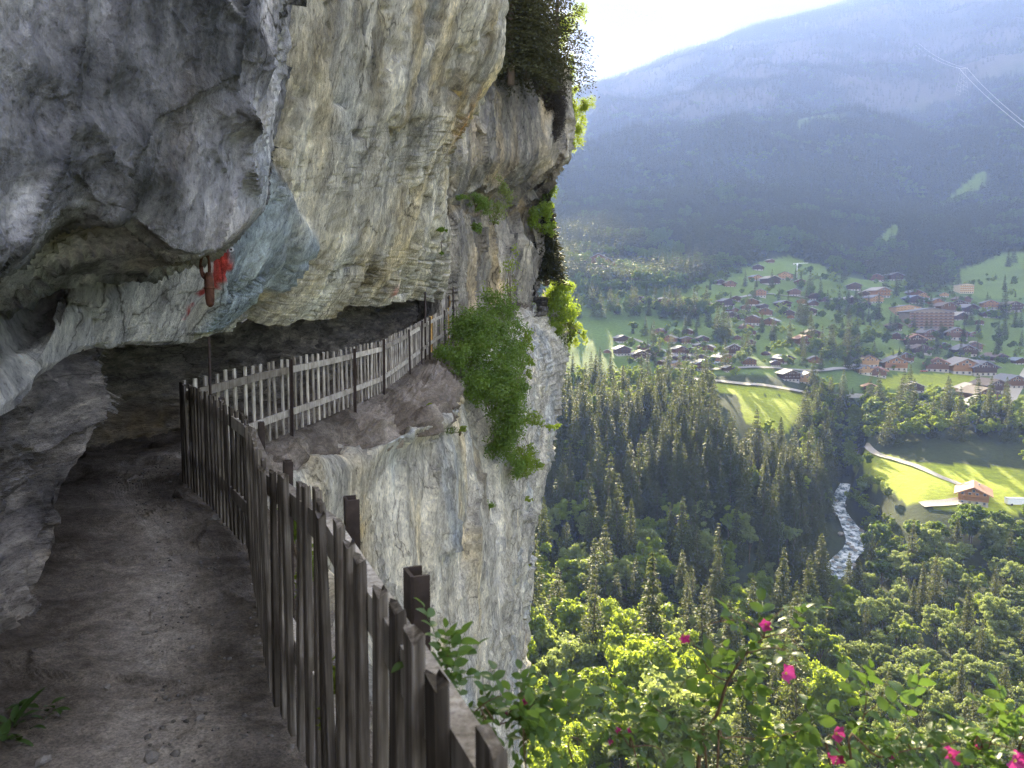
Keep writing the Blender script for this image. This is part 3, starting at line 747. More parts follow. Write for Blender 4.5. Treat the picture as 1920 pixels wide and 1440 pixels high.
def col_face(p, h, n, c1, c2, e1, e2):
    st = fbm(p * np.array([1.1, 1.1, 0.13]) * 1.4, 5, 61, 0.6)          # runs of water down the face
    st2 = fbm(p * np.array([2.6, 2.6, 0.25]) * 1.4, 4, 62, 0.6)
    pt = fbm(p * 0.55, 4, 63)
    mot = sstep(.12, .55, fbm(p * np.array([1.5, 1.5, .55]), 5, 70, .62))
    t = 0.74 + 0.38 * st + 0.22 * st2 + 0.24 * pt + 0.16 * (c2 - 0.5) + 0.12 * h
    col = mixp([(0.10, 0.095, 0.08), (0.19, 0.19, 0.185), (0.30, 0.295, 0.275), (0.44, 0.425, 0.375), (0.62, 0.60, 0.53)], t)
    y = sstep(0.05, 0.5, fbm(p * np.array([0.8, 0.8, 0.3]), 4, 64) + 0.15 * st)[:, None] * 0.45
    col = col * (1 - y) + y * col * np.array([1.25, 1.05, 0.62])
    g = sstep(0.1, 0.5, fbm(p * 0.7, 3, 65))[:, None] * 0.5
    col = col * (1 - g) + g * col * np.array([0.78, 0.88, 1.05])
    col = col * (1 - .62 * mot[:, None] * np.array([.82, .9, 1.1]))
    near = sstep(8.2, 6.2, p[:, 1])[:, None]                             # the lilac grey rock by the path
    col = col * (1 - near * 0.8) + near * 0.8 * mixp([(0.12, 0.12, 0.13), (0.25, 0.25, 0.28), (0.46, 0.45, 0.46)], t - 0.05)
    px, py, w = proj(p)
    sl = in_slab(p)
    blue = mixp([(0.16, 0.195, 0.25), (0.27, 0.33, 0.40), (0.40, 0.46, 0.53)], 0.5 + 0.5 * fbm(p * 1.8, 4, 66) + 0.2 * (c2 - 0.5))
    col = col * (1 - sl[:, None]) + blue * sl[:, None]
    wh = in_white(p)
    wcol = mixp([(0.26, 0.26, 0.28), (0.47, 0.47, 0.49), (0.66, 0.65, 0.66)], 0.5 + 0.6 * fbm(p * np.array([2, 2, 1.5]), 4, 67))
    col = col * (1 - wh[:, None]) + wcol * wh[:, None]
    rx_, ry_ = px + 2.5 * fbm(p * 12, 3, 68), py + 2 * fbm(p * 12, 3, 78)
    red = np.maximum(poly_soft(rx_, ry_, [(384, 460), (424, 460), (425, 500), (404, 520), (392, 534), (360, 548), (352, 545), (378, 520), (386, 500)], 2.5), poly_soft(rx_, ry_, [(343, 562), (350, 560), (338, 588), (330, 594)], 2)) * (p[:, 1] < 9)
    col = col * (1 - red[:, None]) + np.array([0.34, 0.045, 0.04]) * red[:, None]
    # orange and dark mineral runs under the overhanging bulge, plus a painted shadow wedge
    return blobs(p, col, [
        (P(862, 205, 18.5), (.6, .8, .9), (.58, .30, .08), 1.0), (P(846, 250, 20), (.45, .7, .5), (.46, .30, .12), .8), (P(842, 140, 16.5), (.3, .6, 1.4), (.58, .40, .12), .95),
        (P(915, 150, 18.6), (.35, .6, 1.0), (.60, .52, .33), .8), (P(880, 110, 17.2), (.45, .8, 1.1), (.13, .135, .14), .75), (P(815, 80, 14.5), (.3, .5, 1.1), (.52, .38, .14), .8),
        (P(800, 180, 14.6), (.25, .5, 1.3), (.20, .21, .22), .6), (P(700, 520, 14.5), (1.2, 1.5, .35), (.12, .10, .06), .55), (P(600, 420, 10.5), (.28, .5, .9), (.15, .13, .08), .65),
        (P(560, 250, 8.2), (.18, .4, 1.1), (.66, .65, .60), .7), (P(575, 350, 8.9), (.22, .4, .7), (.68, .66, .58), .7), (P(765, 460, 17), (.6, 1.2, .8), (.46, .39, .22), .6),
        (P(740, 545, 16.8), (.16, .3, .12), (.40, .05, .04), .8), (P(650, 130, 10), (.35, .6, 1.5), (.36, .37, .36), .5), (P(720, 320, 13), (.3, .6, 1.3), (.33, .34, .34), .55),
        (P(520, 330, 7.6), (.16, .4, .18), (.07, .075, .09), .85)])  # shadow wedge above the blue slab, painted as a dark spot
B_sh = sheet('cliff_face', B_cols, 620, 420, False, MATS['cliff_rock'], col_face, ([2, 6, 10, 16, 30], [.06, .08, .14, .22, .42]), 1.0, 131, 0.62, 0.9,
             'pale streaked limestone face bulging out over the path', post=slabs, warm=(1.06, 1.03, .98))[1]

# --- the nearest rock, hanging into the upper left of the view
cpx = [-250, 0, 110, 230, 330, 400, 450, 490]
clow = [500, 462, 385, 405, 470, 466, 432, 378]
cd = [1.9, 2.6, 3.0, 3.35, 3.75, 4.15, 4.5, 4.85]
undr = [110, 100, 125, 95, 22, 6, 12, 16]
def nose_col(px, yl, d, u, top=0.0):
    return [P(px + top * 2.0, -700, d * .86), P(px + top, -200, d * .92), P(px + top * .7, 30, d * .95), P(px + top * .3, 180, d * .97), P(px, min(yl - 90, 300), d * .985), P(px, yl - 22, d * .995),
            P(px, yl, d * 1.02), P(px, yl + u * .45, d + .55), P(px, yl + u, d + 1.5), P(px, yl + u - 14, d + 3.0)]
C_cols = [[V3(-1.2, -3, z) for z in (7, 4.5, 3.6, 3.0, 2.7, 2.45, 2.35)] + [V3(-1.7, -3, 2.4), V3(-2.2, -3, 2.4), V3(-3.0, -3, 2.5)],
          [V3(-1.6, .5, z) for z in (6, 4.0, 3.2, 2.7, 2.4, 2.05, 1.95)] + [V3(-2.0, .6, 1.95), V3(-2.5, .7, 2.0), V3(-3.2, .7, 2.1)]]
C_cols += [nose_col(*q, top=t_) for q, t_ in zip(zip(cpx, clow, cd, undr), (0, 0, 5, 8, 14, 20, 26, 30))]
C_cols += [[P(575, -700, 4.6), P(545, -200, 4.8), P(531, 30, 4.95), P(520, 180, 5.05), P(507, 270, 5.1), P(503, 310, 5.1), P(500, 330, 5.15), P(498, 336, 5.6), P(494, 338, 6.4), P(490, 330, 7.4)],
           [P(572, -700, 5.6), P(543, -200, 5.8), P(529, 30, 6.0), P(518, 180, 6.1), P(504, 270, 6.2), P(500, 308, 6.2), P(496, 328, 6.2), P(493, 334, 6.6), P(489, 336, 7.2), P(485, 328, 7.9)],
           [P(560, -700, 10), P(530, -200, 10), P(516, 30, 10), P(505, 180, 10), P(490, 270, 9.5), P(486, 300, 7.7), P(480, 320, 7.7), P(478, 326, 7.8), P(474, 326, 7.9), P(470, 320, 8.0)]]
def col_nose(p, h, n, c1, c2, e1, e2):
    a = fbm(p * np.array([2.0, 2.0, 0.9]), 5, 81, 0.6)
    b_ = fbm(p * np.array([4.5, 4.5, 1.6]) + 3, 4, 82, 0.6)
    t = 0.47 + 0.5 * a + 0.30 * b_ + 0.2 * (c1 - 0.5) + 0.25 * h
    col = mixp([(0.045, 0.047, 0.052), (0.19, 0.19, 0.205), (0.40, 0.395, 0.42), (0.66, 0.645, 0.66)], t)
    o = sstep(0.2, 0.6, fbm(p * 1.1, 3, 83))[:, None] * 0.45
    col = col * (1 - o) + o * col * np.array([1.25, 1.02, 0.75])
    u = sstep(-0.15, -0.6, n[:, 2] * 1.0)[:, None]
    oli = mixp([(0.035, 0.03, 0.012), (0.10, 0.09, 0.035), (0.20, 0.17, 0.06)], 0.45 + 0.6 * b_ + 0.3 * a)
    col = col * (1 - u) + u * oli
    px, py, w = proj(p)
    return blobs(p, col, [  # near-black spots paint the shade inside the pits; the rest are rock tones
        (P(452, 85, 4.4), (.085, .2, .11), (.012, .013, .015), 1.0), (P(445, 110, 4.4), (.05, .2, .1), (.04, .04, .045), .8), (P(425, 218, 4.2), (.07, .2, .045), (.02, .018, .015), .95),
        (P(265, 335, 3.4), (.10, .2, .07), (.03, .032, .03), .9), (P(310, 210, 3.7), (.10, .2, .28), (.36, .32, .29), .6), (P(170, 330, 3.3), (.05, .2, .05), (.42, .28, .19), .7),
        (P(330, 290, 3.9), (.12, .2, .22), (.13, .135, .155), .7), (P(40, 120, 2.8), (.10, .3, .12), (.03, .033, .04), .8), (P(180, 120, 3.2), (.08, .3, .2), (.05, .055, .06), .7),
        (P(40, 300, 2.8), (.12, .3, .07), (.03, .033, .04), .8), (P(480, 330, 4.9), (.14, .4, .3), (.26, .30, .33), .7), (P(505, 200, 5.1), (.06, .4, .4), (.40, .40, .40), .6),
        (P(100, 440, 3.6), (.3, .4, .12), (.16, .135, .05), .6)])
def lip_calm(p):
    # the sharp arris at the nose stays clean
    px, py, w = proj(p); return 1 - .8 * np.exp(-((px - 470) / 80)**2) * sstep(330, 420, py)
def pits(p):
    r = 0
    for c, rad, dep in ((P(452, 85, 4.4), .085, .13), (P(445, 122, 4.4), .07, .05), (P(425, 220, 4.2), .07, .10), (P(265, 340, 3.4), .11, .09), (P(40, 120, 2.7), .07, .07), (P(120, 240, 3.0), .08, .06), (P(330, 300, 3.9), .12, .05), (P(190, 120, 3.2), .09, .06), (P(60, 300, 2.75), .1, .06), (P(210, 250, 3.25), .07, .05)):
        v = (p - c) / np.array([rad, rad * 3, rad * 1.2]); r = r - dep * np.exp(-(v * v).sum(1))
    return r
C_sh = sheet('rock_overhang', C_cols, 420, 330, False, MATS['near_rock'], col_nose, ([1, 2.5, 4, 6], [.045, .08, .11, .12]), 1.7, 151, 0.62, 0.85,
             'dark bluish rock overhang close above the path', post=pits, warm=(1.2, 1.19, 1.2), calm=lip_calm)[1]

# --- the far buttress the path runs towards
rows = [(60, 1018, 12), (98, 1026, 3.5), (118, 1036, .5), (150, 1050, -.4), (200, 1060, -1.0), (260, 1065, -1.6), (294, 1062, -1.8), (318, 1048, -1.3), (345, 1032, -.2), (372, 1008, 1.2), (388, 1000, 1.6),
        (402, 1002, .6), (430, 1010, .2), (480, 1013, 0), (530, 1007, .4), (562, 1005, .2), (640, 1005, 0)]
tt_ = [0, .2, .4, .6, .8, .93, 1.0]
D_cols = [[P(770, y, 30.5 + dd) for y, ex, dd in rows]] + [[P(838 + t * (ex - 838), y, 30 + 22 * t + dd) for y, ex, dd in rows] for t in tt_]
D_cols.append([P(ex - 45, y, 74 + dd) for y, ex, dd in rows])
def col_far(p, h, n, c1, c2, e1, e2):
    st = fbm(p * np.array([0.8, 0.35, 0.07]) * 1.3, 5, 91, 0.62)
    st2 = fbm(p * np.array([1.9, 0.8, 0.16]) * 1.3, 4, 92, 0.6)
    t = 0.50 + 0.5 * st + 0.30 * st2 + 0.18 * (c2 - 0.5) + 0.1 * h
    col = mixp([(0.06, 0.06, 0.065), (0.15, 0.15, 0.155), (0.25, 0.245, 0.235), (0.36, 0.345, 0.31), (0.62, 0.61, 0.58)], t)
    y = sstep(0.12, 0.5, fbm(p * np.array([0.6, 0.3, 0.12]), 4, 94))[:, None] * 0.55
    col = col * (1 - y) + y * col * np.array([1.35, 1.08, 0.66])
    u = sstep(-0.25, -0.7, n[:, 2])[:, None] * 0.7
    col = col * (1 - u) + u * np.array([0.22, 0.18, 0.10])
    return blobs(p, col, [(P(908, 455, 35), (.35, 1, .9), (.55, .46, .28), .9), (P(912, 430, 35.5), (.3, 1, .35), (.50, .26, .08), .8), (P(935, 420, 38), (.4, 1, .7), (.50, .40, .22), .6),
        (P(880, 560, 33), (1.0, 2, .7), (.30, .30, .29), .6), (P(1000, 300, 47), (1.2, 3, .7), (.42, .36, .24), .6), (P(870, 480, 33), (.8, 2, 1.6), (.13, .135, .14), .6), (P(860, 520, 32), (.18, 1, .9), (.52, .50, .46), .8)])
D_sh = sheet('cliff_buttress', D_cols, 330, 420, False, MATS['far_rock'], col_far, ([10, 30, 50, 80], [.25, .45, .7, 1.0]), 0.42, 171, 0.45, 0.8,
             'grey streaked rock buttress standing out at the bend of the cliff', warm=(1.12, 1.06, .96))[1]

# --- path, ledge and the wall that drops from it
base_line = [c[0] for c in A_cols] + [V3(-1.2, 55, 3.3)]
fence_line = [V3(1.6, -6, -.1), V3(.9, -2, -.12), V3(.12, .75, -.16), V3(-.62, 2.55, -.21), P(512, 1316, 3.6), P(467, 1034, 6.28), P(392, 950, 7.5), P(345, 908, 8.4), P(500, 832, 10.7), P(600, 790, 12.9), P(712, 740, 16.5),
              P(760, 703, 19.5), P(850, 630, 29), V3(-.6, 42, 2.3), V3(1.3, 54, 3.2)]
rim = [V3(3.5, -6, -.5), V3(3.0, -2, -.55), V3(2.0, 1.1, -.6), V3(.25, 2.5, -.5), V3(-.72, 3.65, -.42), V3(-1.72, 6.25, -.50), V3(-2.45, 7.7, -.45), V3(-2.95, 9.1, -.42), P(560, 850, 10.6), P(640, 834, 12.8), P(762, 792, 15.2),
       P(851, 742, 19), P(880, 664, 27), P(985, 580, 48), P(1030, 562, 55)]
FL = []
for b0, f0, r0 in zip(base_line, fence_line, rim):
    m1 = b0 * .88 + f0 * .12 + V3(0, 0, -.02); m2 = b0 * .45 + f0 * .55 + V3(0, 0, -.03); m3 = b0 * .12 + f0 * .88
    ow = (r0 - f0) * V3(1, 1, 0); ow = ow / np.linalg.norm(ow)
    FL.append([b0 + (b0 - f0) * .18 + V3(0, 0, .16), b0 + V3(0, 0, .05), m1, m2, m3, f0, f0 * .45 + r0 * .55 + V3(0, 0, .05), r0 + V3(0, 0, -.06), r0 + ow * .06 + V3(0, 0, -.45)])
def off_path(p):
    """1 outside the fence, 0 on the path"""
    f_, _ = seg_dist(p[:, 0], p[:, 1], np.array(fence_line)[:, :2])
    best = np.full(len(p), 1e9); sd_ = np.zeros(len(p)); L_ = np.array(fence_line)[:, :2]
    for i in range(len(L_) - 1):
        a_, ab = L_[i], L_[i + 1] - L_[i]; v_ = p[:, :2] - a_; t_ = np.clip((v_ @ ab) / (ab @ ab), 0, 1)
        dd = np.hypot(v_[:, 0] - t_ * ab[0], v_[:, 1] - t_ * ab[1]); c_ = dd < best; best = np.where(c_, dd, best); sd_ = np.where(c_, ab[0] * v_[:, 1] - ab[1] * v_[:, 0], sd_)
    return sstep(.1, .45, f_) * (sd_ < 0)
def trod(p):
    # the worn middle of the track is paler, dry dust
    u = np.array([(q[3] * .85 + q[4] * .15)[:2] for q in FL]); d, _ = seg_dist(p[:, 0], p[:, 1], u)
    return .62 * np.exp(-(d / .42)**2) - .26
def col_path(p, h, n, c1, c2, e1, e2):
    a = fbm(p * 1.3, 5, 111, 0.6); b_ = fbm(p * 6.0, 4, 112, 0.65)
    return (1 + .9 * off_path(p)[:, None]) * mixp([(0.055, 0.047, 0.041), (0.125, 0.112, 0.10), (0.215, 0.196, 0.178), (0.35, 0.325, 0.30)], 0.40 + 0.42 * a + 0.28 * b_ + trod(p))
m, nt, nd, lk, out = new_mat('path_earth')
at = nd.new('ShaderNodeAttribute'); at.attribute_name = 'tint'
n1 = noise_node(nd, lk, 14, 9, 0.72); n2 = noise_node(nd, lk, 70, 5, 0.7)
r1 = ramp(nd, [(0.3, (0.5, 0.5, 0.5)), (0.5, (1, 1, 1)), (0.72, (1.6, 1.55, 1.5))]); lk.new(n1.outputs['Fac'], r1.inputs[0])
r2 = ramp(nd, [(0.32, (0.45, 0.45, 0.45)), (0.5, (1, 1, 1)), (0.74, (1.7, 1.65, 1.6))]); lk.new(n2.outputs['Fac'], r2.inputs[0])
c = mixc(nd, lk, at.outputs['Color'], r1.outputs['Color'], mode='MULTIPLY', f=0.9); c = mixc(nd, lk, c, r2.outputs['Color'], mode='MULTIPLY', f=0.9)
b = principled(nd, 0.95, 0.15); lk.new(c, b.inputs['Base Color'])
hs = nd.new('ShaderNodeMath'); hs.operation = 'MULTIPLY_ADD'; hs.inputs[1].default_value = 0.3; lk.new(n2.outputs['Fac'], hs.inputs[0]); lk.new(n1.outputs['Fac'], hs.inputs[2])
bp = nd.new('ShaderNodeBump'); bp.inputs['Strength'].default_value = 0.8; bp.inputs['Distance'].default_value = 0.03
lk.new(hs.outputs[0], bp.inputs['Height']); lk.new(bp.outputs[0], b.inputs['Normal']); lk.new(b.outputs[0], out.inputs['Surface'])
def ledge_rock(p):
    # outside the fence the ground is broken rock under a skin of earth
    m_ = off_path(p)
    d1, d2, cid, off = worley(p * np.array([1.6, 1.6, 1.2]), 301); e1, e2, ci2, o2 = worley(p * 4.2, 302)
    return m_ * ((cid - .45) * .26 - .10 * sstep(.12, 0, d2 - d1) + (ci2 - .5) * .09)
path_o, PATH, _ = sheet('path', FL, 520, 300, False, MATS['path_earth'], col_path, ([1, 4, 9, 14, 30], [.03, .06, .10, .16, .3]), 1.8, 201, 1.0, 0.35, smooth=True, post=ledge_rock, warm=(1.0, .98, .94))
tag(path_o, 'trodden grey earth path along the cliff', 'path', kind='structure')

RIM0 = list(rim)
ZR = np.array([0, .25, .7, 1.5, 3, 5.5, 9, 14, 22, 36, 78])
def ecol(poly): 
    poly = np.array(poly); z = z0 = poly[0, 2]
    out_ = []
    for k, dz in enumerate(ZR):
        zz = z0 - dz
        out_.append([np.interp(-zz, -poly[:, 2], poly[:, 0]), np.interp(-zz, -poly[:, 2], poly[:, 1]), zz])
    return out_
def vert(r, nx, ny, offs=((.3, .16), (1.2, .10), (3, .25), (8, .35), (20, .1), (80, -.5))):
    return [r] + [r + V3(nx * o, ny * o, -dz) for dz, o in offs]
def dn(poly): return poly + [V3(poly[-1][0], poly[-1][1], -80)]
E_cols = [ecol(vert(rim[0], 1, .3)), ecol(vert(rim[1], 1, .4)), ecol(vert(rim[2], .8, .6)), ecol(vert(rim[3], .75, .66)), ecol(vert(rim[4], .9, .4)), ecol(vert(rim[5], .8, .6)), ecol(vert(rim[6], .6, .6)),
  ecol(dn([rim[7], P(520, 930, 9.2), P(540, 1100, 9.3), P(560, 1440, 9.6)])),
  ecol(dn([rim[8], P(575, 885, 10.5), P(588, 930, 10.5), P(600, 1100, 10.5), P(615, 1440, 10.5)])),
  ecol(dn([rim[9], P(655, 870, 12.5), P(660, 960, 12.4), P(668, 1100, 12.3), P(690, 1440, 12.4)])),
  ecol(dn([rim[10], P(765, 822, 15.0), P(755, 850, 15.3), P(765, 960, 15.2), P(770, 1150, 15.1), P(785, 1440, 15.0)])),
  ecol(dn([rim[11], P(852, 770, 18.8), P(838, 800, 19.6), P(872, 850, 19.6), P(880, 1000, 19.6), P(885, 1440, 19.6)])),
  ecol(dn([rim[12], P(895, 720, 26.5), P(912, 780, 26), P(935, 860, 25.5), P(944, 1000, 25.3), P(940, 1440, 25)])),
  ecol(dn([rim[13], P(1012, 650, 46), P(1008, 780, 44), P(992, 900, 42), P(978, 1100, 40), P(966, 1440, 39)])),
  ecol(dn([rim[14], P(1058, 650, 53), P(1044, 780, 50), P(1003, 900, 46), P(988, 1180, 43), P(974, 1440, 42)])),
  ecol(dn([P(1000, 562, 75), P(1022, 650, 75), P(1008, 780, 72), P(972, 900, 68), P(955, 1180, 65), P(945, 1440, 62)]))]
for k_, c_ in enumerate(E_cols[:15]):
    ow = (rim[k_] - fence_line[k_]) * V3(1, 1, 0); ow = ow / np.linalg.norm(ow)
    sc_ = min(1.0, .35 + .03 * rim[k_][1]) * (.35 if k_ in (11, 12) else 1.0)
    c_[0] = list(rim[k_] + ow * .22 * sc_ + V3(0, 0, -.10)); c_[1] = list(np.array(c_[1]) + ow * .22 * sc_); c_[2] = list(np.array(c_[2]) + ow * .14 * sc_); c_.insert(0, list(rim[k_] - ow * .45 * sc_ + V3(0, 0, -.30)))
    if k_ in (11, 12): c_[1][2] -= .25; c_[2][2] -= .15
E_cols[15].insert(0, list(np.array(E_cols[15][0]) + V3(-1, 0, 0)))
def col_low(p, h, n, c1, c2, e1, e2):
    st = fbm(p * np.array([1.0, 0.8, 0.15]) * 1.2, 5, 121, 0.6); st2 = fbm(p * np.array([2.4, 2, 0.35]) * 1.2, 4, 122, 0.6); pt = fbm(p * 0.5, 4, 123)
    t = 0.62 + 0.42 * st + 0.22 * st2 + 0.25 * pt + 0.12 * (c2 - .5) + 0.1 * h
    col = mixp([(0.13, 0.125, 0.115), (0.23, 0.23, 0.225), (0.34, 0.335, 0.315), (0.46, 0.445, 0.40), (0.62, 0.605, 0.56)], t)
    y = sstep(0.05, 0.45, fbm(p * np.array([0.9, 0.7, 0.3]), 4, 124) - 0.012 * (p[:, 1] - 14) + 0.03 * (p[:, 2] + 4))[:, None] * 0.5
    col = col * (1 - y) + y * col * np.array([1.28, 1.08, 0.66])
    g = sstep(0.12, 0.45, fbm(p * np.array([0.9, 0.9, 0.35]), 3, 125))[:, None] * 0.6
    col = col * (1 - g) + g * col * np.array([0.66, 0.78, 0.98])
    top = sstep(-1.0, -0.45, p[:, 2] - np.interp(p[:, 1], [8, 20, 30, 55], [0, .2, 1.2, 3.3]))[:, None] * sstep(0.15, 0.6, n[:, 2])[:, None]
    col = col * (1 - top) + top * mixp([(0.07, 0.062, 0.055), (0.17, 0.15, 0.13)], 0.5 + 0.6 * st2)
    return blobs(p, col, [(P(870, 1250, 19.6), (.16, .5, 1.8), (.15, .19, .25), .85), (P(830, 1020, 18), (.4, .6, .5), (.16, .20, .27), .7), (P(680, 1010, 12.6), (.5, .7, .9), (.42, .33, .17), .6),
        (P(905, 900, 23), (.5, 1, 1.2), (.12, .11, .10), .75), (P(965, 880, 33), (.5, 2, 1.5), (.16, .14, .12), .6), (P(1040, 700, 50), (.7, 3, 3), (.12, .125, .13), .6), (P(975, 1210, 40), (.5, 2, .9), (.25, .19, .11), .8), (P(740, 860, 14.8), (.6, .7, .3), (.22, .23, .22), .6),
        (P(790, 1150, 16), (.7, .8, 1.6), (.50, .47, .40), .5), (P(920, 1080, 24), (.3, .8, 2.2), (.66, .65, .63), .6)])
E_sh = sheet('cliff_wall', E_cols, 520, 420, False, MATS['cliff_rock'], col_low, ([2, 6, 10, 16, 30, 55], [.05, .10, .15, .26, .5, .8]), 0.75, 221, 0.40, 0.7,
             'pale limestone wall dropping away below the ledge', warm=(1.06, 1.03, .98))[1]

def surf_pt(S, px, py):
    """point of a rock sheet seen at a pixel"""
    q = S.reshape(-1, 3); x, y, w = proj(q); c = np.hypot(x - px, y - py); k = np.nonzero(c < c.min() + 3)[0]
    return q[k[np.argmin(w[k])]]

# ------------------------------------------------------------------ picket fences
def wood_mat(name, c1, c2, c3, rough=0.85):
    m, nt, nd, lk, out = new_mat(name)
    oi = nd.new('ShaderNodeObjectInfo')
    tc = nd.new('ShaderNodeTexCoord'); mp = nd.new('ShaderNodeMapping'); mp.inputs['Scale'].default_value = (60, 60, 3.0)
    ofs = nd.new('ShaderNodeVectorMath'); ofs.operation = 'SCALE'; ofs.inputs['Scale'].default_value = 7.0
    cb = nd.new('ShaderNodeCombineXYZ')
    for k in 'XYZ': lk.new(oi.outputs['Random'], cb.inputs[k])
    lk.new(cb.outputs[0], ofs.inputs[0])
    av = nd.new('ShaderNodeVectorMath'); av.operation = 'ADD'
    lk.new(tc.outputs['Object'], av.inputs[0]); lk.new(ofs.outputs[0], av.inputs[1]); lk.new(av.outputs[0], mp.inputs['Vector'])
    n1 = nd.new('ShaderNodeTexNoise'); n1.inputs['Scale'].default_value = 1.0; n1.inputs['Detail'].default_value = 6; n1.inputs['Roughness'].default_value = 0.65
    lk.new(mp.outputs[0], n1.inputs['Vector'])
    n2 = nd.new('ShaderNodeTexNoise'); n2.inputs['Scale'].default_value = 6.0; n2.inputs['Detail'].default_value = 4
    lk.new(av.outputs[0], n2.inputs['Vector'])
    r1 = ramp(nd, [(0.30, c1), (0.52, c2), (0.75, c3)]); lk.new(n1.outputs['Fac'], r1.inputs[0])
    r2 = ramp(nd, [(0.3, (0.5, 0.48, 0.46)), (0.6, (1.05, 1.05, 1.05))]); lk.new(n2.outputs['Fac'], r2.inputs[0])
    c = mixc(nd, lk, r1.outputs['Color'], r2.outputs['Color'], mode='MULTIPLY', f=0.85)
    rr_ = ramp(nd, [(0.0, (0.42, 0.40, 0.38)), (0.45, (1.0, 1.0, 1.0)), (1.0, (1.45, 1.45, 1.42))]); lk.new(oi.outputs['Random'], rr_.inputs[0])
    c = mixc(nd, lk, c, rr_.outputs['Color'], mode='MULTIPLY', f=1.0)
    b = principled(nd, rough, 0.25); lk.new(c, b.inputs['Base Color'])
    bp = nd.new('ShaderNodeBump'); bp.inputs['Strength'].default_value = 0.5; bp.inputs['Distance'].default_value = 0.004
    lk.new(n1.outputs['Fac'], bp.inputs['Height']); lk.new(bp.outputs[0], b.inputs['Normal']); lk.new(b.outputs[0], out.inputs['Surface'])
    return m
WOOD = wood_mat('weathered_wood', (0.20, 0.172, 0.145), (0.44, 0.405, 0.355), (0.66, 0.625, 0.57))
WOOD_SHADED = wood_mat('shaded_wood', (0.042, 0.034, 0.027), (0.135, 0.116, 0.096), (0.34, 0.31, 0.275))  # weathered wood with the shade of its averted side put into the colour
WOODN = wood_mat('fresh_wood', (0.40, 0.23, 0.07), (0.60, 0.38, 0.13), (0.70, 0.48, 0.20))
STEEL = plain('rusty_steel', (0.048, 0.034, 0.030), 0.65, 0.4, 0.4, 18, 0.3, 0.3)
def picket_mesh(seed, w=0.066, t=0.026, h=1.0):
    r = random.Random(seed); n = 5
    v, f = [], []
    for k in range(n + 1):
        z = k / n; ww = w * (1 + r.uniform(-.07, .07)); tt = t * (1 + r.uniform(-.08, .08)); ox = r.uniform(-.0025, .0025)
        zz = z * h
        c = 0.004
        ring = [(-ww/2, -tt/2 + c), (-ww/2 + c, -tt/2), (ww/2 - c, -tt/2), (ww/2, -tt/2 + c), (ww/2, tt/2 - c), (ww/2 - c, tt/2), (-ww/2 + c, tt/2), (-ww/2, tt/2 - c)]
        for x, y in ring:
            v.append((x + ox, y, zz + (r.uniform(-.012, .006) if k == n else 0)))
    for k in range(n):
        for i in range(8): f.append((k * 8 + i, k * 8 + (i + 1) % 8, k * 8 + 8 + (i + 1) % 8, k * 8 + 8 + i))
    f.append(tuple(reversed(range(8)))); f.append(tuple(n * 8 + i for i in range(8)))
    me = bpy.data.meshes.new('picket'); me.from_pydata(v, [], f); me.materials.append(WOOD); me.update(); return me
PICKETS = [picket_mesh(s) for s in range(7)]
PICKN = [m_.copy() for m_ in PICKETS[:2]]
PICK_SHADED = [m_.copy() for m_ in PICKETS]
for m_ in PICK_SHADED: m_.materials.clear(); m_.materials.append(WOOD_SHADED)
for m_ in PICKN: m_.materials.clear(); m_.materials.append(WOODN)
def polyline(pts):
    pts = np.array(pts, float); s = np.concatenate([[0], np.cumsum(np.linalg.norm(np.diff(pts[:, :2], axis=0), axis=1))])
    def at(u):
        u = np.clip(u, 0, s[-1]); p = np.array([np.interp(u, s, pts[:, k]) for k in range(3)])
        q = np.array([np.interp(min(u + .15, s[-1]), s, pts[:, k]) for k in range(3)]) - np.array([np.interp(max(u - .15, 0), s, pts[:, k]) for k in range(3)])
        return p, math.atan2(q[1], q[0])
    return at, s
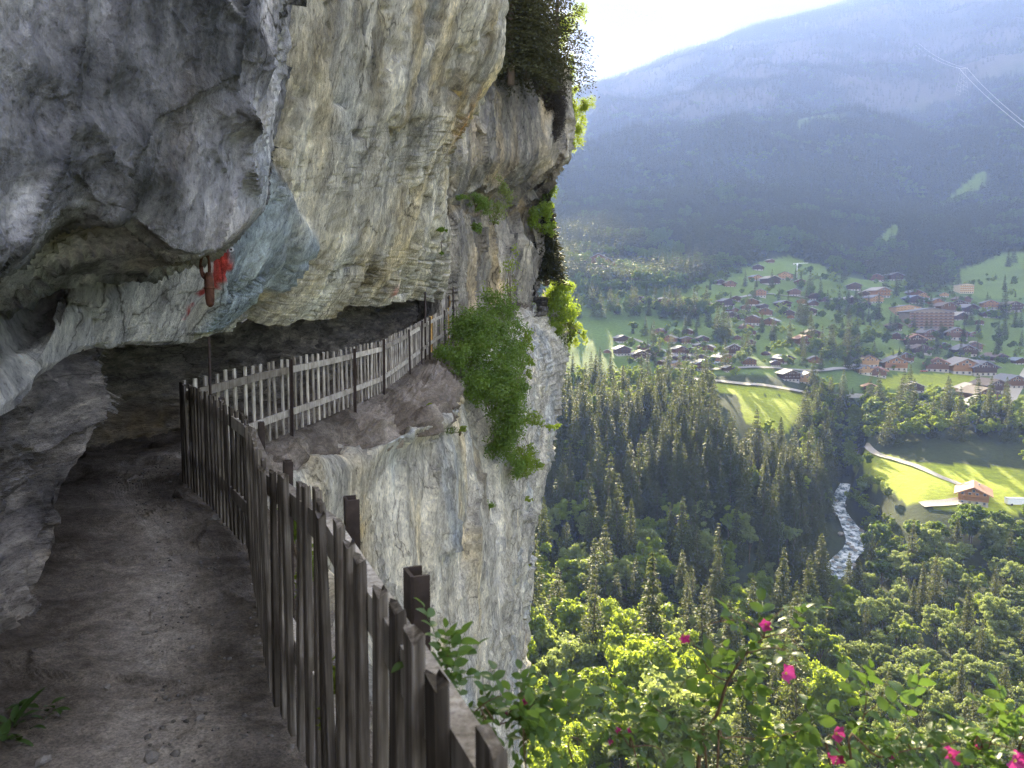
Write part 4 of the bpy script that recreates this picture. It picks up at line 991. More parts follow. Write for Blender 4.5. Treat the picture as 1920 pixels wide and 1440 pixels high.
def fence(name, pts, label, spacing, height_, side, posts, post_h, new_at=(), rails=(0.90, 0.30), rail=(0.035, 0.085), pw=1.0, post_kind='flat', dark=False):
    """pts: foot of the pickets; side: +1 when the rails lie to the right of the running direction"""
    at, s = polyline(pts); L = s[-1]
    root = empty(name, pts[0]); tag(root, label, 'fence'); o0 = Vector(pts[0])
    rr_ = random.Random(len(pts) * 13 + int(L * 10))
    us = [0.0]; spf = spacing if callable(spacing) else (lambda u_: spacing)
    while us[-1] < L - .05: us.append(us[-1] + spf(us[-1]) * rr_.uniform(.92, 1.08))
    for i, u in enumerate(us):
        u = min(u, L); p, a = at(u)
        me = PICKN[i % 2] if any(abs(u - q) < spf(u) * .52 for q in new_at) else (PICK_SHADED if dark else PICKETS)[rr_.randrange(7)]
        o = link('picket', me, root)
        o.location = Vector(p) - o0 + Vector((0, 0, rr_.uniform(.015, .035)))
        o.rotation_euler = (rr_.gauss(0, .010), rr_.gauss(0, .010), a)
        o.scale = (pw * rr_.uniform(.94, 1.06), 1, height_ * rr_.uniform(.985, 1.012))
    nd_ = [0.0] + list(posts) + [L]
    nd_ = sorted(set(round(q, 3) for q in nd_))
    for z in rails:
        for a0, a1 in zip(nd_[:-1], nd_[1:]):
            k = max(1, int((a1 - a0) / .8)); P_ = []
            for j in range(k + 1):
                p, a = at(a0 + (a1 - a0) * j / k)
                off = Vector((math.sin(a), -math.cos(a), 0)) * side * (.014 + rail[0] / 2)
                P_.append(Vector(p) - o0 + off + Vector((0, 0, z * height_)))
            mb = MB()
            for j in range(k): mb.bar(P_[j], P_[j + 1] + (P_[j + 1] - P_[j]).normalized() * .002, rail[0], rail[1])
            r_ = mb.build('rail', WOOD, root)
    for q in posts:
        p, a = at(q); nrm = Vector((math.sin(a), -math.cos(a), 0)) * side
        c = Vector(p) - o0 + nrm * (.018 + rail[0] + .03); t = Vector((math.cos(a), math.sin(a), 0))
        mb = MB()
        M = Matrix.Rotation(a + rr_.uniform(-.06, .06), 3, 'Z') @ Matrix.Rotation(rr_.uniform(-.02, .02), 3, 'X')
        H = post_h * rr_.uniform(.96, 1.04)
        if post_kind == 'flat':
            mb.box((c.x, c.y, c.z + H / 2 - .12), (.055, .012, H + .24), M); mb.box((c.x + nrm.x * .02, c.y + nrm.y * .02, c.z + H / 2 - .12), (.012, .045, H + .24), M)
        else:   # rolled channel: web and two flanges
            mb.box((c.x, c.y, c.z + H / 2 - .2), (.075, .009, H + .4), M)
            for e_ in (-1, 1): mb.box((c.x + t.x * e_ * .036 + nrm.x * .022, c.y + t.y * e_ * .036 + nrm.y * .022, c.z + H / 2 - .2), (.009, .042, H + .4), M)
        mb.build('post', STEEL, root)
    return root
near_pts = [V3(.47, -.35, -.16), V3(-.07, 1.09, -.165), V3(-.16, 1.295, -.175), V3(-.75, 2.76, -.21), P(512, 1316, 3.6), P(467, 1034, 6.28), P(392, 950, 7.5), P(345, 908, 8.4)]
_, s1 = polyline(near_pts)
fence('picket_fence', near_pts, 'shade-darkened weathered picket fence in the foreground on the near side of the bend', lambda u: .185 if u < s1[4] else (.165 if u < s1[5] else .135), 1.157, 1, [s1[1] + .72, s1[3] - .15, s1[4] + .35, s1[5] - .25, s1[6] - .2, s1[7] - .25], 1.14, rails=(0.905, 0.33), rail=(.05, .105), post_kind='channel', dark=True)
far_pts = [P(352, 905, 8.45), P(500, 832, 10.7), P(600, 790, 12.9), P(712, 740, 16.5), P(760, 703, 19.5), P(800, 668, 23), P(850, 630, 29), V3(-2.0, 31.5, 1.3)]
_, s2 = polyline(far_pts)
ln = lambda px: float(np.interp(px, [352, 500, 600, 712, 760, 800, 850], s2[:7]))
fence('picket_fence', far_pts, 'pale grey picket fence along the ledge beyond the bend', lambda u: .26 if u < 6 else .22, 1.157, 1, [ln(532), ln(650), ln(712), ln(761), ln(783), ln(800), ln(826), ln(845)], 1.2, new_at=(ln(806), ln(806) + .22, ln(806) + .44, ln(838), ln(838) + .22, ln(845)), rails=(0.87, 0.30), rail=(.04, .10), post_kind='flat')
# rounded look-out where the path turns round the rock
arc = [P(816, 604, 31) + V3(0, 0, 0), P(826, 606, 30.2), P(845, 604, 30.5), P(862, 600, 33), P(874, 592, 36)]
fence('picket_fence', arc, 'rounded board fence of the small look-out behind the shrub', .10, 1.05, 1, [1.2, 3.0, 5.0], 1.1, new_at=(1.3,), rails=(0.95, 0.35), pw=1.55)
far2 = [P(905, 566, 47), P(930, 562, 50), P(960, 560, 53), P(985, 557, 55), P(1004, 552, 57)]
fence('picket_fence', far2, 'short grey picket fence at the foot of the far buttress', .2, 1.1, 1, [1.5, 3.2, 4.6], 1.25, pw=1.4)

# tall iron rods
def iron_rod(px, y0, y1, d, rad, label, cross=False):
    p0, p1 = P(px, y1, d), P(px, y0, d)
    p1[0], p1[1] = p0[0] + .02, p0[1]
    root = empty('iron_rod', p0); tag(root, label, 'rod', 'iron rods along the path')
    h = p1[2] - p0[2]
    MB().tube([(0, 0, -.15), (0, 0, h * .5), (.01, 0, h)], rad, 8).build('shaft', STEEL, root, True)
    for z in (.3, 1.0):
        MB().box((-.03, 0, z), (.10, .06, .03)).build('bracket', STEEL, root)
iron_rod(400, 605, 905, 8.52, .016, 'thin iron rod from the rock to the fence corner, beneath the turnbuckle')
iron_rod(798, 541, 672, 22.6, .03, 'tall iron rod at the far fence, first of three')
iron_rod(850, 538, 632, 28.6, .03, 'tall iron rod behind the rounded look-out, second of three')
iron_rod(867, 540, 622, 32.5, .03, 'tall iron rod closest to the shrub, last of three')

# rusty turnbuckle hanging in front of the red paint
RUST = plain('rust', (0.10, 0.042, 0.026), 0.7, 0.35, 0.55, 30, 0.35, 0.4)
tb = empty('turnbuckle', P(390, 474, 4.35)); tag(tb, 'rusty iron turnbuckle hanging from the overhang before the red paint', 'turnbuckle')
S_ = 4.35 / FOC
MB().tube([(.002, 0, .02), (.002, 0, -62 * S_)], 2.2 * S_, 8).build('rod', RUST, tb, True)
ring = [(math.cos(a) * 9 * S_ - 6 * S_, 0, math.sin(a) * 22 * S_ - 26 * S_) for a in np.linspace(0, 2 * math.pi, 17)]
MB().tube(ring, 2.3 * S_, 8, False).build('shackle', RUST, tb, True)
MB().tube([(-13 * S_, 0, -24 * S_), (-14 * S_, .01, -34 * S_), (-8 * S_, .01, -42 * S_)], 3.2 * S_, 8).build('hook', RUST, tb, True)
MB().tube([(.0, 0, -36 * S_), (.0, 0, -44 * S_), (.001, 0, -60 * S_), (.002, 0, -84 * S_), (.003, 0, -96 * S_), (.0035, 0, -100 * S_)], [5 * S_, 8.5 * S_, 9 * S_, 8.5 * S_, 7 * S_, 2.5 * S_], 10).build('body', RUST, tb, True)
MB().tube([(.0005, 0, -63 * S_), (.0007, 0, -67 * S_)], 9.8 * S_, 10).build('collar', RUST, tb, True)
# survey bolt in the blue slab
ZINC = plain('zinc', (0.62, 0.62, 0.62), 0.35, 0.5, 0.1, 30, 0.6)
sb = empty('anchor_bolt', surf_pt(B_sh, 434, 468)); tag(sb, 'small shiny anchor bolt in the blue-grey slab', 'bolt')
rb = math.atan2(-434 + 960, FOC)
sb.rotation_euler = (0, 0, .35)
MB().tube([(0, 0.05, 0), (0, -.02, 0)], .024, 14).build('plate', ZINC, sb)
MB().tube([(0, -.015, -.003), (0, -.04, -.003)], .011, 6).build('nut', STEEL, sb)

# ------------------------------------------------------------------ stones and litter on the path
def path_pt(px, py):
    """point of the path surface under a pixel"""
    x, y, w = proj(PATH.reshape(-1, 3)); k = np.argmin((x - px)**2 + (y - py)**2)
    return PATH.reshape(-1, 3)[k]
PEB = [rock_mesh('stone', 20 + k, plain('stone_grey', (0.22, 0.205, 0.19), 0.9, 0.2, 0.35, 12), 1, .7) for k in range(5)]
flatP = PATH[:, int(PATH.shape[1] * .18):int(PATH.shape[1] * .9)].reshape(-1, 3)
qx, qy, qw = proj(flatP)
vis = flatP[(qx > 0) & (qx < 900) & (qy > 700) & (qy < 1440) & (flatP[:, 1] > 2.2) & (flatP[:, 1] < 13)]
vcum = np.cumsum(vis[:, 1]**1.6)          # the mesh is finer close by: even out
vv, ff = [], []
base_rocks = [np.array([v.co[:] for v in m_.vertices]) for m_ in PEB]; base_f = [np.array([p_.vertices[:] for p_ in m_.polygons]) for m_ in PEB]
cnt = 0
for k in range(1700):
    p = vis[np.searchsorted(vcum, rng.random() * vcum[-1])]; s = 0.004 + 0.012 * rng.random()**3 * (1.0 if rng.random() < .85 else 1.8)
    a = rng.random() * 6.28; R = np.array([[math.cos(a), -math.sin(a), 0], [math.sin(a), math.cos(a), 0], [0, 0, 1]])
    j = k % 5; v = (base_rocks[j] * s * np.array([1, .7 + .5 * rng.random(), .8])) @ R.T + p + np.array([rng.normal() * .02, rng.normal() * .02, s * .15])
    vv.append(v); ff.append(base_f[j] + cnt); cnt += len(v)
plain('grit', (0.15, 0.14, 0.13), 0.9, 0.2, 0.6, 25)
gr = link('gravel', mesh_np('gravel', np.concatenate(vv), np.concatenate(ff), MATS['grit'], smooth=False))
tag(gr, 'small grit and chips scattered over the earth path', 'gravel', kind='stuff')
for (px, py, s, lab) in ((286, 1424, .045, 'angular grey stone at the bottom edge of the path'), (375, 1350, .026, 'small pale stone on the worn track'), (270, 1190, .03, 'flat pale stone in the middle of the path'),
                          (200, 1292, .028, 'small dark stone left of the worn track'), (88, 1433, .035, 'light block of stone in the lower left corner of the path'), (360, 1215, .026, 'pale chip of stone towards the fence'),
                          (318, 905, .03, 'small stone near the far bend of the path'), (425, 985, .05, 'broken stone at the foot of the near fence'), (400, 975, .06, 'pale stone slab under the near fence pickets')):
    p = path_pt(px, py); o = link('stone', PEB[int(px) % 5], None, p + V3(0, 0, s * .3)); o.scale = (s, s * .8, s * .75); o.rotation_euler = (0, 0, px * .37)
    tag(o, lab, 'stone', 'loose stones on the path')

# ------------------------------------------------------------------ leaves, shrubs and trees
LEAF_FRESH = leaf_mat('leaf_fresh', (0.065, 0.115, 0.018), (0.15, 0.205, 0.035), (0.55, 0.66, 0.05), 0.55)
LEAF_GREY = leaf_mat('leaf_grey', (0.095, 0.135, 0.045), (0.185, 0.225, 0.080), (0.46, 0.54, 0.13), 0.5)
LEAF_DARK = leaf_mat('leaf_dark', (0.030, 0.060, 0.014), (0.070, 0.115, 0.024), (0.30, 0.42, 0.04), 0.45)
NEEDLE = leaf_mat('needle', (0.030, 0.050, 0.018), (0.074, 0.084, 0.026), (0.21, 0.23, 0.055), 0.36, 0.6, 0.15)
BARK = plain('bark', (0.13, 0.10, 0.075), 0.95, 0.1, 0.4, 6, 0, 0.4, (1, 1, .2))
def leaf_quads(c, nrm, size, aspect, r, tipdir=None, fold=0.0):
    """diamond leaves: centres c, surface direction nrm"""
    n = len(c)
    t = r.normal(size=(n, 3)) if tipdir is None else tipdir + 0.5 * r.normal(size=(n, 3))
    t -= nrm * (t * nrm).sum(1, keepdims=True); t /= np.linalg.norm(t, axis=1, keepdims=True) + 1e-9
    s = np.cross(nrm, t); size = np.broadcast_to(size, (n,))[:, None]
    a = c - t * size * .5; d = c + t * size * .5
    b = c + s * size * aspect * .5 - t * size * .06; e_ = c - s * size * aspect * .5 - t * size * .06
    V = np.stack([a, b, d, e_], 1).reshape(-1, 3)
    return V, np.arange(n * 4).reshape(-1, 4)
def unit(v): return v / (np.linalg.norm(v, axis=-1, keepdims=True) + 1e-9)
def foliage(clumps, total, leaf, r, aspect=.55, shell=.55, droop=0.0, up=0.25):
    """clumps: list of (centre, (rx,ry,rz)); leaves lie in the outer shell of each clump"""
    vol = np.array([np.prod(q[1])**(2 / 3) for q in clumps]); cnt = np.maximum(3, (vol / vol.sum() * total)).astype(int)
    C, N = [], []
    for (c, rad), k in zip(clumps, cnt):
        u = unit(r.normal(size=(k, 3))); rad = np.array(rad)
        rr_ = (shell + (1 - shell) * r.random((k, 1))**.7)
        # clumps are ragged: some leaves stand out
        rr_ = rr_ * (1 + .22 * r.normal(size=(k, 1)) * (r.random((k, 1)) < .35))
        p = np.asarray(c) + u * rad * rr_; p[:, 2] -= droop * rr_[:, 0] * r.random(k)
        C.append(p); N.append(unit(unit(u / rad) + .75 * r.normal(size=(k, 3)) + np.array([0, 0, up])))
    C = np.concatenate(C); N = np.concatenate(N)
    return leaf_quads(C, N, leaf * (.65 + .7 * r.random(len(C))), aspect, r)
def broadleaf_mesh(seed, R, H, nclump, total, leaf, mat):
    r = np.random.default_rng(seed); z0 = H * .28
    cl = []
    # a few leading limbs, each with its own uneven head of foliage
    heads = []
    for k in range(5):
        a_ = 6.283 * (k + r.random() * .7) / 5; q_ = R * (.25 + .45 * r.random()) * (k > 0)
        heads.append((np.array([math.cos(a_) * q_, math.sin(a_) * q_, z0 + (H - z0) * (.42 + .38 * r.random() if k else .72)]), R * (.38 + .3 * r.random())))
    for k in range(nclump):
        hc, hr = heads[r.integers(5)]
        u = unit(r.normal(size=3)); f = .45 + .65 * r.random()
        t = hc + u * hr * f * np.array([1, 1, .95])
        s = R * (.10 + .17 * r.random()**1.5)
        cl.append((t, (s, s * (.8 + .4 * r.random()), s * (.55 + .4 * r.random()))))
    V, F = foliage(cl, total, leaf, r, .7, .3)
    V[:, 2] = np.maximum(V[:, 2], H * .1)
    return mesh_np('crown', V, F, mat, smooth=False), cl
def trunk_mesh(seed, H, R, cl=None, rad=.28):
    r = random.Random(seed); mb = MB()
    top = H * .8
    pts = [(r.uniform(-.15, .15) * k, r.uniform(-.15, .15) * k, top * k / 5) for k in range(6)]; pts[0] = (0, 0, -1.5)
    mb.tube(pts, [rad * (1 - .16 * k) for k in range(6)], 7)
    for c, s in (cl or [])[:7]:
        z = min(max(c[2] * .55, H * .2), top * .9); k = z / top * 5; j = int(k)
        b0 = Vector(pts[j]).lerp(Vector(pts[min(j + 1, 5)]), k - j)
        mid = b0.lerp(Vector(c), .5) + Vector((0, 0, -.4)); mb.tube([b0, mid, Vector(c)], [rad * .35, rad * .22, rad * .08], 5)
    return mb.mesh('trunk', BARK, True)
def spruce_mesh(seed, H, R, whorls, per, mat, spray=1.0, low=.1, nb=7, droopf=.32, fixed=None):
    """every branch carries flat drooping sprays of needles"""
    r = np.random.default_rng(seed); C, N, T, S = [], [], [], []
    for w in range(whorls):
        t = low + (1 - low) * (w + r.random() * .6) / whorls
        Rw = R * (1 - t)**.82 * (.8 + .4 * r.random()) + .12
        k = max(4, int(per * (1 - .45 * t)))
        for i in range(k):
            a = 6.283 * (i + r.random() * .8) / k; L = Rw * (.72 + .45 * r.random())
            d = np.array([math.cos(a), math.sin(a), 0.0]); dr = droopf * (1 - t) + .12
            n = max(2, int(nb * L / R) + 2)
            for j in range(n):
                f = ((j + .6) / n)**.75
                p = np.array([0, 0, t * H]) + d * L * f + np.array([0, 0, -dr * L * f**1.5 + .10 * L * f**3])
                side = np.array([-d[1], d[0], 0]) * r.normal() * (.05 + .2 * f) * L
                C.append(p + side + np.array([0, 0, -.06 * H / 20 * abs(r.normal())])); T.append(d * .8 + np.array([0, 0, -.45]) + .25 * r.normal(size=3))
                N.append(unit(np.array([0, 0, 1.0]) + .55 * r.normal(size=3))); S.append((.40 + .30 * r.random()) * ((L * .75 + .45) if fixed is None else fixed) * spray)
    C, N, T, S = map(np.array, (C, N, T, S))
    V, F = leaf_quads(C, N, S, .5, r, T)
    tip = leaf_quads(np.array([[0, 0, H * .985], [0, 0, H * .965]]), np.array([[1., 0, 0], [0, 1., 0]]), .05 * H, .3, r, np.array([[0, 0, 1.], [0, 0, 1.]]))
    return mesh_np('crown', np.concatenate([V, tip[0]]), np.concatenate([F, tip[1] + len(V)]), mat, smooth=False)

class Kind:
    def __init__(self, crown, trunk, H): self.crown, self.trunk, self.H = crown, trunk, H
SPR = [Kind(spruce_mesh(300 + k, 22, [4.4, 3.9, 4.9, 3.6, 4.2][k], [32, 34, 30, 32, 36][k], 13, NEEDLE, 1.2, [.08, .05, .12, .3, .1][k], 15, .34, 1.05), trunk_mesh(300 + k, 26, 1, None, .26), 22) for k in range(5)]
BRD, BRG, BRK = [], [], []
for k in range(4):
    R_, H_ = [4.6, 5.2, 4.0, 5.6][k], [12.5, 14, 13.5, 12][k]
    for lst, mat, sd in ((BRD, LEAF_FRESH, 400), (BRG, LEAF_GREY, 430), (BRK, LEAF_DARK, 460)):
        me, cl = broadleaf_mesh(sd + k, R_, H_, [46, 54, 42, 60][k], [8200, 9200, 7600, 9600][k], .46, mat)
        lst.append(Kind(me, trunk_mesh(sd + k, H_, R_, cl, .24), H_))
# light versions for the far woods
SPR_F = [spruce_mesh(330 + k, 22, [3.2, 2.8, 3.7][k], 11, 7, NEEDLE, 1.55, .05, 2) for k in range(3)]
BRD_F = [broadleaf_mesh(480 + k, 4.8, 12.5, 16, 500, 1.4, LEAF_DARK)[0] for k in range(3)]

def spread(x0, x1, y0, y1, step, seed):
    r = np.random.default_rng(seed)
    gx, gy = np.meshgrid(np.arange(x0, x1, step), np.arange(y0, y1, step), indexing='ij')
    return gx.ravel() + r.uniform(-.48, .48, gx.size) * step, gy.ravel() + r.uniform(-.48, .48, gx.size) * step, r
NEARW = []          # (x, y, kind list name, scale)
def wood(step, seed, arange, drange, mixf, smin=.75, smax=1.2, keep=None):
    xs = [(arange[0] - 960) / FOC * drange[0], (arange[1] - 960) / FOC * drange[1], (arange[0] - 960) / FOC * drange[1], (arange[1] - 960) / FOC * drange[0]]
    X, Y, r = spread(min(xs), max(xs), drange[0], drange[1], step, seed)
    a, d = ad(X, Y)
    rd, _ = seg_dist(X, Y, RIVER)
    ok = (a > arange[0]) & (a < arange[1]) & (d > drange[0]) & (d < drange[1]) & ((rd > 4.9) | (d > 352)) & ~in_any(a, d, MEADOW_SUN)
    if keep is not None: ok &= keep(a, d, r)
    for x, y in zip(X[ok], Y[ok]):
        t = r.random(); acc = 0
        for nm, f in mixf:
            acc += f
            if t < acc: break
        NEARW.append((x, y, nm, r.uniform(smin, smax)))
n0 = fbm
wood(9.0, 1, (940, 1290), (72, 165), [('spruce', .26), ('fresh', .58), ('grey', .16)], 1.05, 1.6, lambda a, d, r: (a > 1110) | (d > 150))
wood(8.5, 13, (972, 1120), (72, 150), [('fresh', .85), ('grey', .15)], 1.0, 1.45)
wood(7.8, 11, (940, 1290), (165, 244), [('spruce', .38), ('fresh', .40), ('grey', .22)], .85, 1.25)
wood(8.0, 9, (1290, 1560), (76, 170), [('spruce', .34), ('fresh', .34), ('grey', .32)], .8, 1.2)
wood(7.0, 12, (1290, 1560), (170, 246), [('spruce', .44), ('fresh', .28), ('grey', .28)], .75, 1.1)
wood(5.8, 2, (980, 1560), (240, 345), [('spruce', .90), ('dark', .06), ('fresh', .04)], .7, 1.25, lambda a, d, r: ~((a > 1375) & (a < 1450) & (d > 249) & (d < 257)) & ~((a > 1350) & (a < 1538) & (d > 303)))
wood(7.5, 3, (980, 1340), (345, 425), [('spruce', .35), ('fresh', .5), ('dark', .15)], .8, 1.1)
wood(6.4, 4, (1560, 2040), (82, 232), [('grey', .66), ('fresh', .18), ('spruce', .16)], .55, .85)
wood(6.5, 5, (1650, 2040), (226, 247), [('dark', .62), ('spruce', .12), ('grey', .26)], .8, 1.05)
wood(8.2, 6, (1622, 1990), (338, 408), [('fresh', .5), ('dark', .25), ('spruce', .25)], .85, 1.2, lambda a, d, r: ~((a > 1800) & (d > 385)))
wood(5.6, 7, (1510, 1650), (300, 425), [('fresh', .5), ('spruce', .35), ('dark', .15)], .75, 1.05, lambda a, d, r: (a < 1612) | (d < 325) | (d > 345))
wood(6.8, 8, (1600, 1700), (285, 316), [('fresh', .55), ('grey', .45)], .5, .75, lambda a, d, r: a < 1660)
wood(6.5, 14, (1612, 1705), (246, 302), [('fresh', .4), ('grey', .4), ('dark', .2)], .35, .65)
wood(9.0, 10, (1880, 2060), (268, 330), [('fresh', .5), ('dark', .5)], .7, 1.0, lambda a, d, r: a > 1925)
# a few single trees around the fields and houses: (pixel foot, kind, scale)
for px, py, nm, s in ((1440, 830, 'fresh', .9), (1375, 715, 'fresh', .75), (1550, 770, 'fresh', 1.1), (1530, 800, 'spruce', .9), (1390, 700, 'grey', .9), (1560, 640, 'dark', 1.0), (1640, 655, 'fresh', 1.5), (1600, 650, 'dark', 1.2), (1660, 660, 'dark', 1.2),
                      (1520, 640, 'spruce', 1.0), (1500, 605, 'spruce', 1.1), (1510, 610, 'spruce', 1.2), (1560, 600, 'dark', 1.1), (1590, 590, 'spruce', 1.0), (1620, 600, 'dark', 1.2), (1480, 650, 'spruce', .9), (1450, 640, 'spruce', .8), (1345, 640, 'spruce', 1.2),
                      (1355, 645, 'spruce', 1.25), (1365, 640, 'spruce', 1.0), (1335, 610, 'dark', 1.3), (1310, 600, 'dark', 1.2), (1820, 612, 'spruce', .9), (1882, 600, 'spruce', 1.4), (1860, 615, 'dark', 1.2), (1875, 660, 'dark', .9), (1865, 655, 'dark', .9),
                      (1845, 700, 'dark', 1.0), (1700, 620, 'dark', .8), (1736, 578, 'dark', .8), (1890, 500, 'spruce', 1.0), (1900, 495, 'spruce', 1.1), (1545, 690, 'dark', 1.0), (1555, 680, 'dark', .9), (1575, 690, 'dark', 1.0), (1590, 680, 'spruce', .9), (1610, 670, 'dark', 1.1),
                      (1625, 665, 'dark', 1.2), (1575, 655, 'dark', 1.2), (1590, 640, 'spruce', 1.1), (1570, 620, 'dark', 1.1), (1605, 625, 'fresh', 1.0), (1300, 655, 'dark', .6), (1320, 660, 'dark', .6), (1255, 690, 'dark', .6), (1465, 600, 'dark', .7), (1690, 560, 'dark', .9), (1680, 555, 'spruce', .9)):
    h = hit(px, py)
    if h is not None: NEARW.append((h[0], h[1], nm, s))
# small trees and hedges between the houses
rv = random.Random(8)
for k in range(520):
    h = hit(rv.uniform(1180, 1925), rv.choice((rv.uniform(520, 700), rv.uniform(560, 700))))
    if h is not None and h[1] > 432: NEARW.append((h[0], h[1], rv.choice(('dark', 'dark', 'fresh', 'spruce')), rv.uniform(.3, .85)))
# strips of wood between the village fields
for pix, n_, mixf in (([(1070, 575), (1340, 590)], 34, ('dark', 'spruce', 'fresh')), ([(1070, 590), (1300, 600)], 26, ('dark', 'spruce', 'dark')), ([(1330, 545), (1365, 530)], 6, ('dark',)), ([(1500, 560), (1640, 600)], 14, ('dark', 'spruce')), ([(1700, 525), (1800, 535)], 10, ('dark', 'spruce')),
                      ([(1500, 520), (1560, 535)], 6, ('dark', 'fresh')), ([(1530, 665), (1640, 690)], 14, ('dark', 'spruce', 'fresh'))):
    for k in range(n_):
        t = k / max(1, n_ - 1); h = hit(pix[0][0] + (pix[1][0] - pix[0][0]) * t + random.uniform(-8, 8), pix[0][1] + (pix[1][1] - pix[0][1]) * t + random.uniform(-7, 7))
        if h is not None: NEARW.append((h[0], h[1], mixf[k % len(mixf)], random.uniform(.75, 1.2)))
KINDS_ = {'spruce': SPR, 'fresh': BRD, 'grey': BRG, 'dark': BRK}
arr = np.array([(x, y) for x, y, _, _ in NEARW]); zz = height(arr[:, 0], arr[:, 1])
Pw = np.stack([arr[:, 0], arr[:, 1], zz + 8], 1); wx, wy, ww = proj(Pw)
order = sorted(range(len(NEARW)), key=lambda i: ww[i])
seen = lambda i: -30 < wx[i] < 1960 and wy[i] < 1530 and wx[i] > 955
cnt = {'conifer': 0, 'leafy': 0}
REST = []
def region(a, d):
    if d > 430: return 'village'
    if d > 338 and a > 1600: return 'copse'
    if d > 338: return 'field'
    if d > 246 and a < 1565: return 'upper wood'
    if a < 1565: return 'slope'
    if d > 224: return 'river bank'
    return 'lower right wood'
LAB = {('conifer', 'village'): ('dark spruce standing among the village chalets', 'spruces between the chalets'),
       ('conifer', 'copse'): ('dark spruce in the rounded copse above the meadow track', 'spruces in the copse above the track'),
       ('conifer', 'field'): ('dark spruce beside the bright green field under the road', 'spruces at the edge of the field'),
       ('conifer', 'upper wood'): ('tall olive spruce in the dense upper wood on the near side of the river', 'spruces of the upper wood'),
       ('conifer', 'slope'): ('slender spruce on the mixed wooded slope below the cliff', 'spruces on the slope below the cliff'),
       ('conifer', 'river bank'): ('dark spruce on the steep bank below the meadow farm', 'spruces on the bank below the farm'),
       ('conifer', 'lower right wood'): ('spruce rising out of the pale broadleaved wood at the lower right', 'spruces in the pale broadleaved wood'),
       ('leafy', 'village'): ('dark leafy tree standing among the village chalets', 'leafy trees between the chalets'),
       ('leafy', 'copse'): ('round green leafy tree in the copse above the meadow track', 'leafy trees of the copse above the track'),
       ('leafy', 'field'): ('light green leafy tree behind the upper spruce wood beside the field', 'leafy trees around the field'),
       ('leafy', 'upper wood'): ('leafy tree mixed into the dense upper spruce wood', 'leafy trees in the upper wood'),
       ('leafy', 'slope'): ('bright yellow-green leafy tree on the slope below the cliff', 'leafy trees on the slope below the cliff'),
       ('leafy', 'river bank'): ('dense leafy tree on the steep bank below the meadow farm', 'leafy trees on the bank below the farm'),
       ('leafy', 'lower right wood'): ('pale grey-green leafy tree of the dense wood at the lower right', 'leafy trees of the lower right wood')}
for i in order:
    x, y, nm, s = NEARW[i]; typ = 'conifer' if nm == 'spruce' else 'leafy'
    if not seen(i) or cnt[typ] >= 300: REST.append((x, y, nm, s)); continue
    cnt[typ] += 1
    kd = KINDS_[nm][cnt[typ] % len(KINDS_[nm])]
    t = empty('spruce_tree' if typ == 'conifer' else 'leafy_tree', (x, y, zz[i] - .3), random.uniform(0, 6.28), (s * random.uniform(.85, 1.15), s * random.uniform(.85, 1.15), s * random.uniform(.8, 1.2)))
    link('crown', kd.crown, t); link('trunk', kd.trunk, t)
    a, d = ad(np.array([x]), np.array([y])); lab, g = LAB[(typ, region(a[0], d[0]))]
    tag(t, lab, 'tree', g)

# far woods: one mass, trees set out by geometry nodes
def points_object(name, pts, idx, scl, rot, protos, label):
    me = bpy.data.meshes.new(name); me.vertices.add(len(pts)); me.vertices.foreach_set('co', np.asarray(pts, np.float32).ravel())
    for nm, typ, dat in (('idx', 'INT', np.asarray(idx, np.int32)), ('scl', 'FLOAT', np.asarray(scl, np.float32)), ('rot', 'FLOAT', np.asarray(rot, np.float32))):
        at_ = me.attributes.new(nm, typ, 'POINT'); at_.data.foreach_set('value', dat)
    o = link(name, me); tag(o, label, 'woodland', kind='stuff')
    ng = bpy.data.node_groups.new(name, 'GeometryNodeTree')
    ng.interface.new_socket('Geometry', in_out='INPUT', socket_type='NodeSocketGeometry'); ng.interface.new_socket('Geometry', in_out='OUTPUT', socket_type='NodeSocketGeometry')
    N_, L_ = ng.nodes, ng.links
    gi, go = N_.new('NodeGroupInput'), N_.new('NodeGroupOutput')
    jn = N_.new('GeometryNodeGeometryToInstance')
    for pr in reversed(protos):
        oi = N_.new('GeometryNodeObjectInfo'); oi.inputs['Object'].default_value = pr; oi.transform_space = 'ORIGINAL'
        L_.new(oi.outputs['Geometry'], jn.inputs[0])
    ip = N_.new('GeometryNodeInstanceOnPoints'); ip.inputs['Pick Instance'].default_value = True
    def attr(nm, typ):
        q = N_.new('GeometryNodeInputNamedAttribute'); q.data_type = typ; q.inputs['Name'].default_value = nm; return q.outputs['Attribute']
    L_.new(gi.outputs[0], ip.inputs['Points']); L_.new(jn.outputs[0], ip.inputs['Instance']); L_.new(attr('idx', 'INT'), ip.inputs['Instance Index'])
    cb = N_.new('ShaderNodeCombineXYZ'); L_.new(attr('rot', 'FLOAT'), cb.inputs['Z'])
    L_.new(cb.outputs[0], ip.inputs['Rotation']); L_.new(attr('scl', 'FLOAT'), ip.inputs['Scale'])
    L_.new(ip.outputs[0], go.inputs[0])
    md = o.modifiers.new('trees', 'NODES'); md.node_group = ng
    return o
def hidden(name, me):
    return bpy.data.objects.new(name, me)      # not linked: only its mesh is set out by the node group
proto = [hidden('far_tree', m_) for m_ in SPR_F + BRD_F]
protoN = [hidden('wood_tree', k_.crown) for k_ in SPR[:3] + [BRD[0], BRG[1], BRK[2]]]
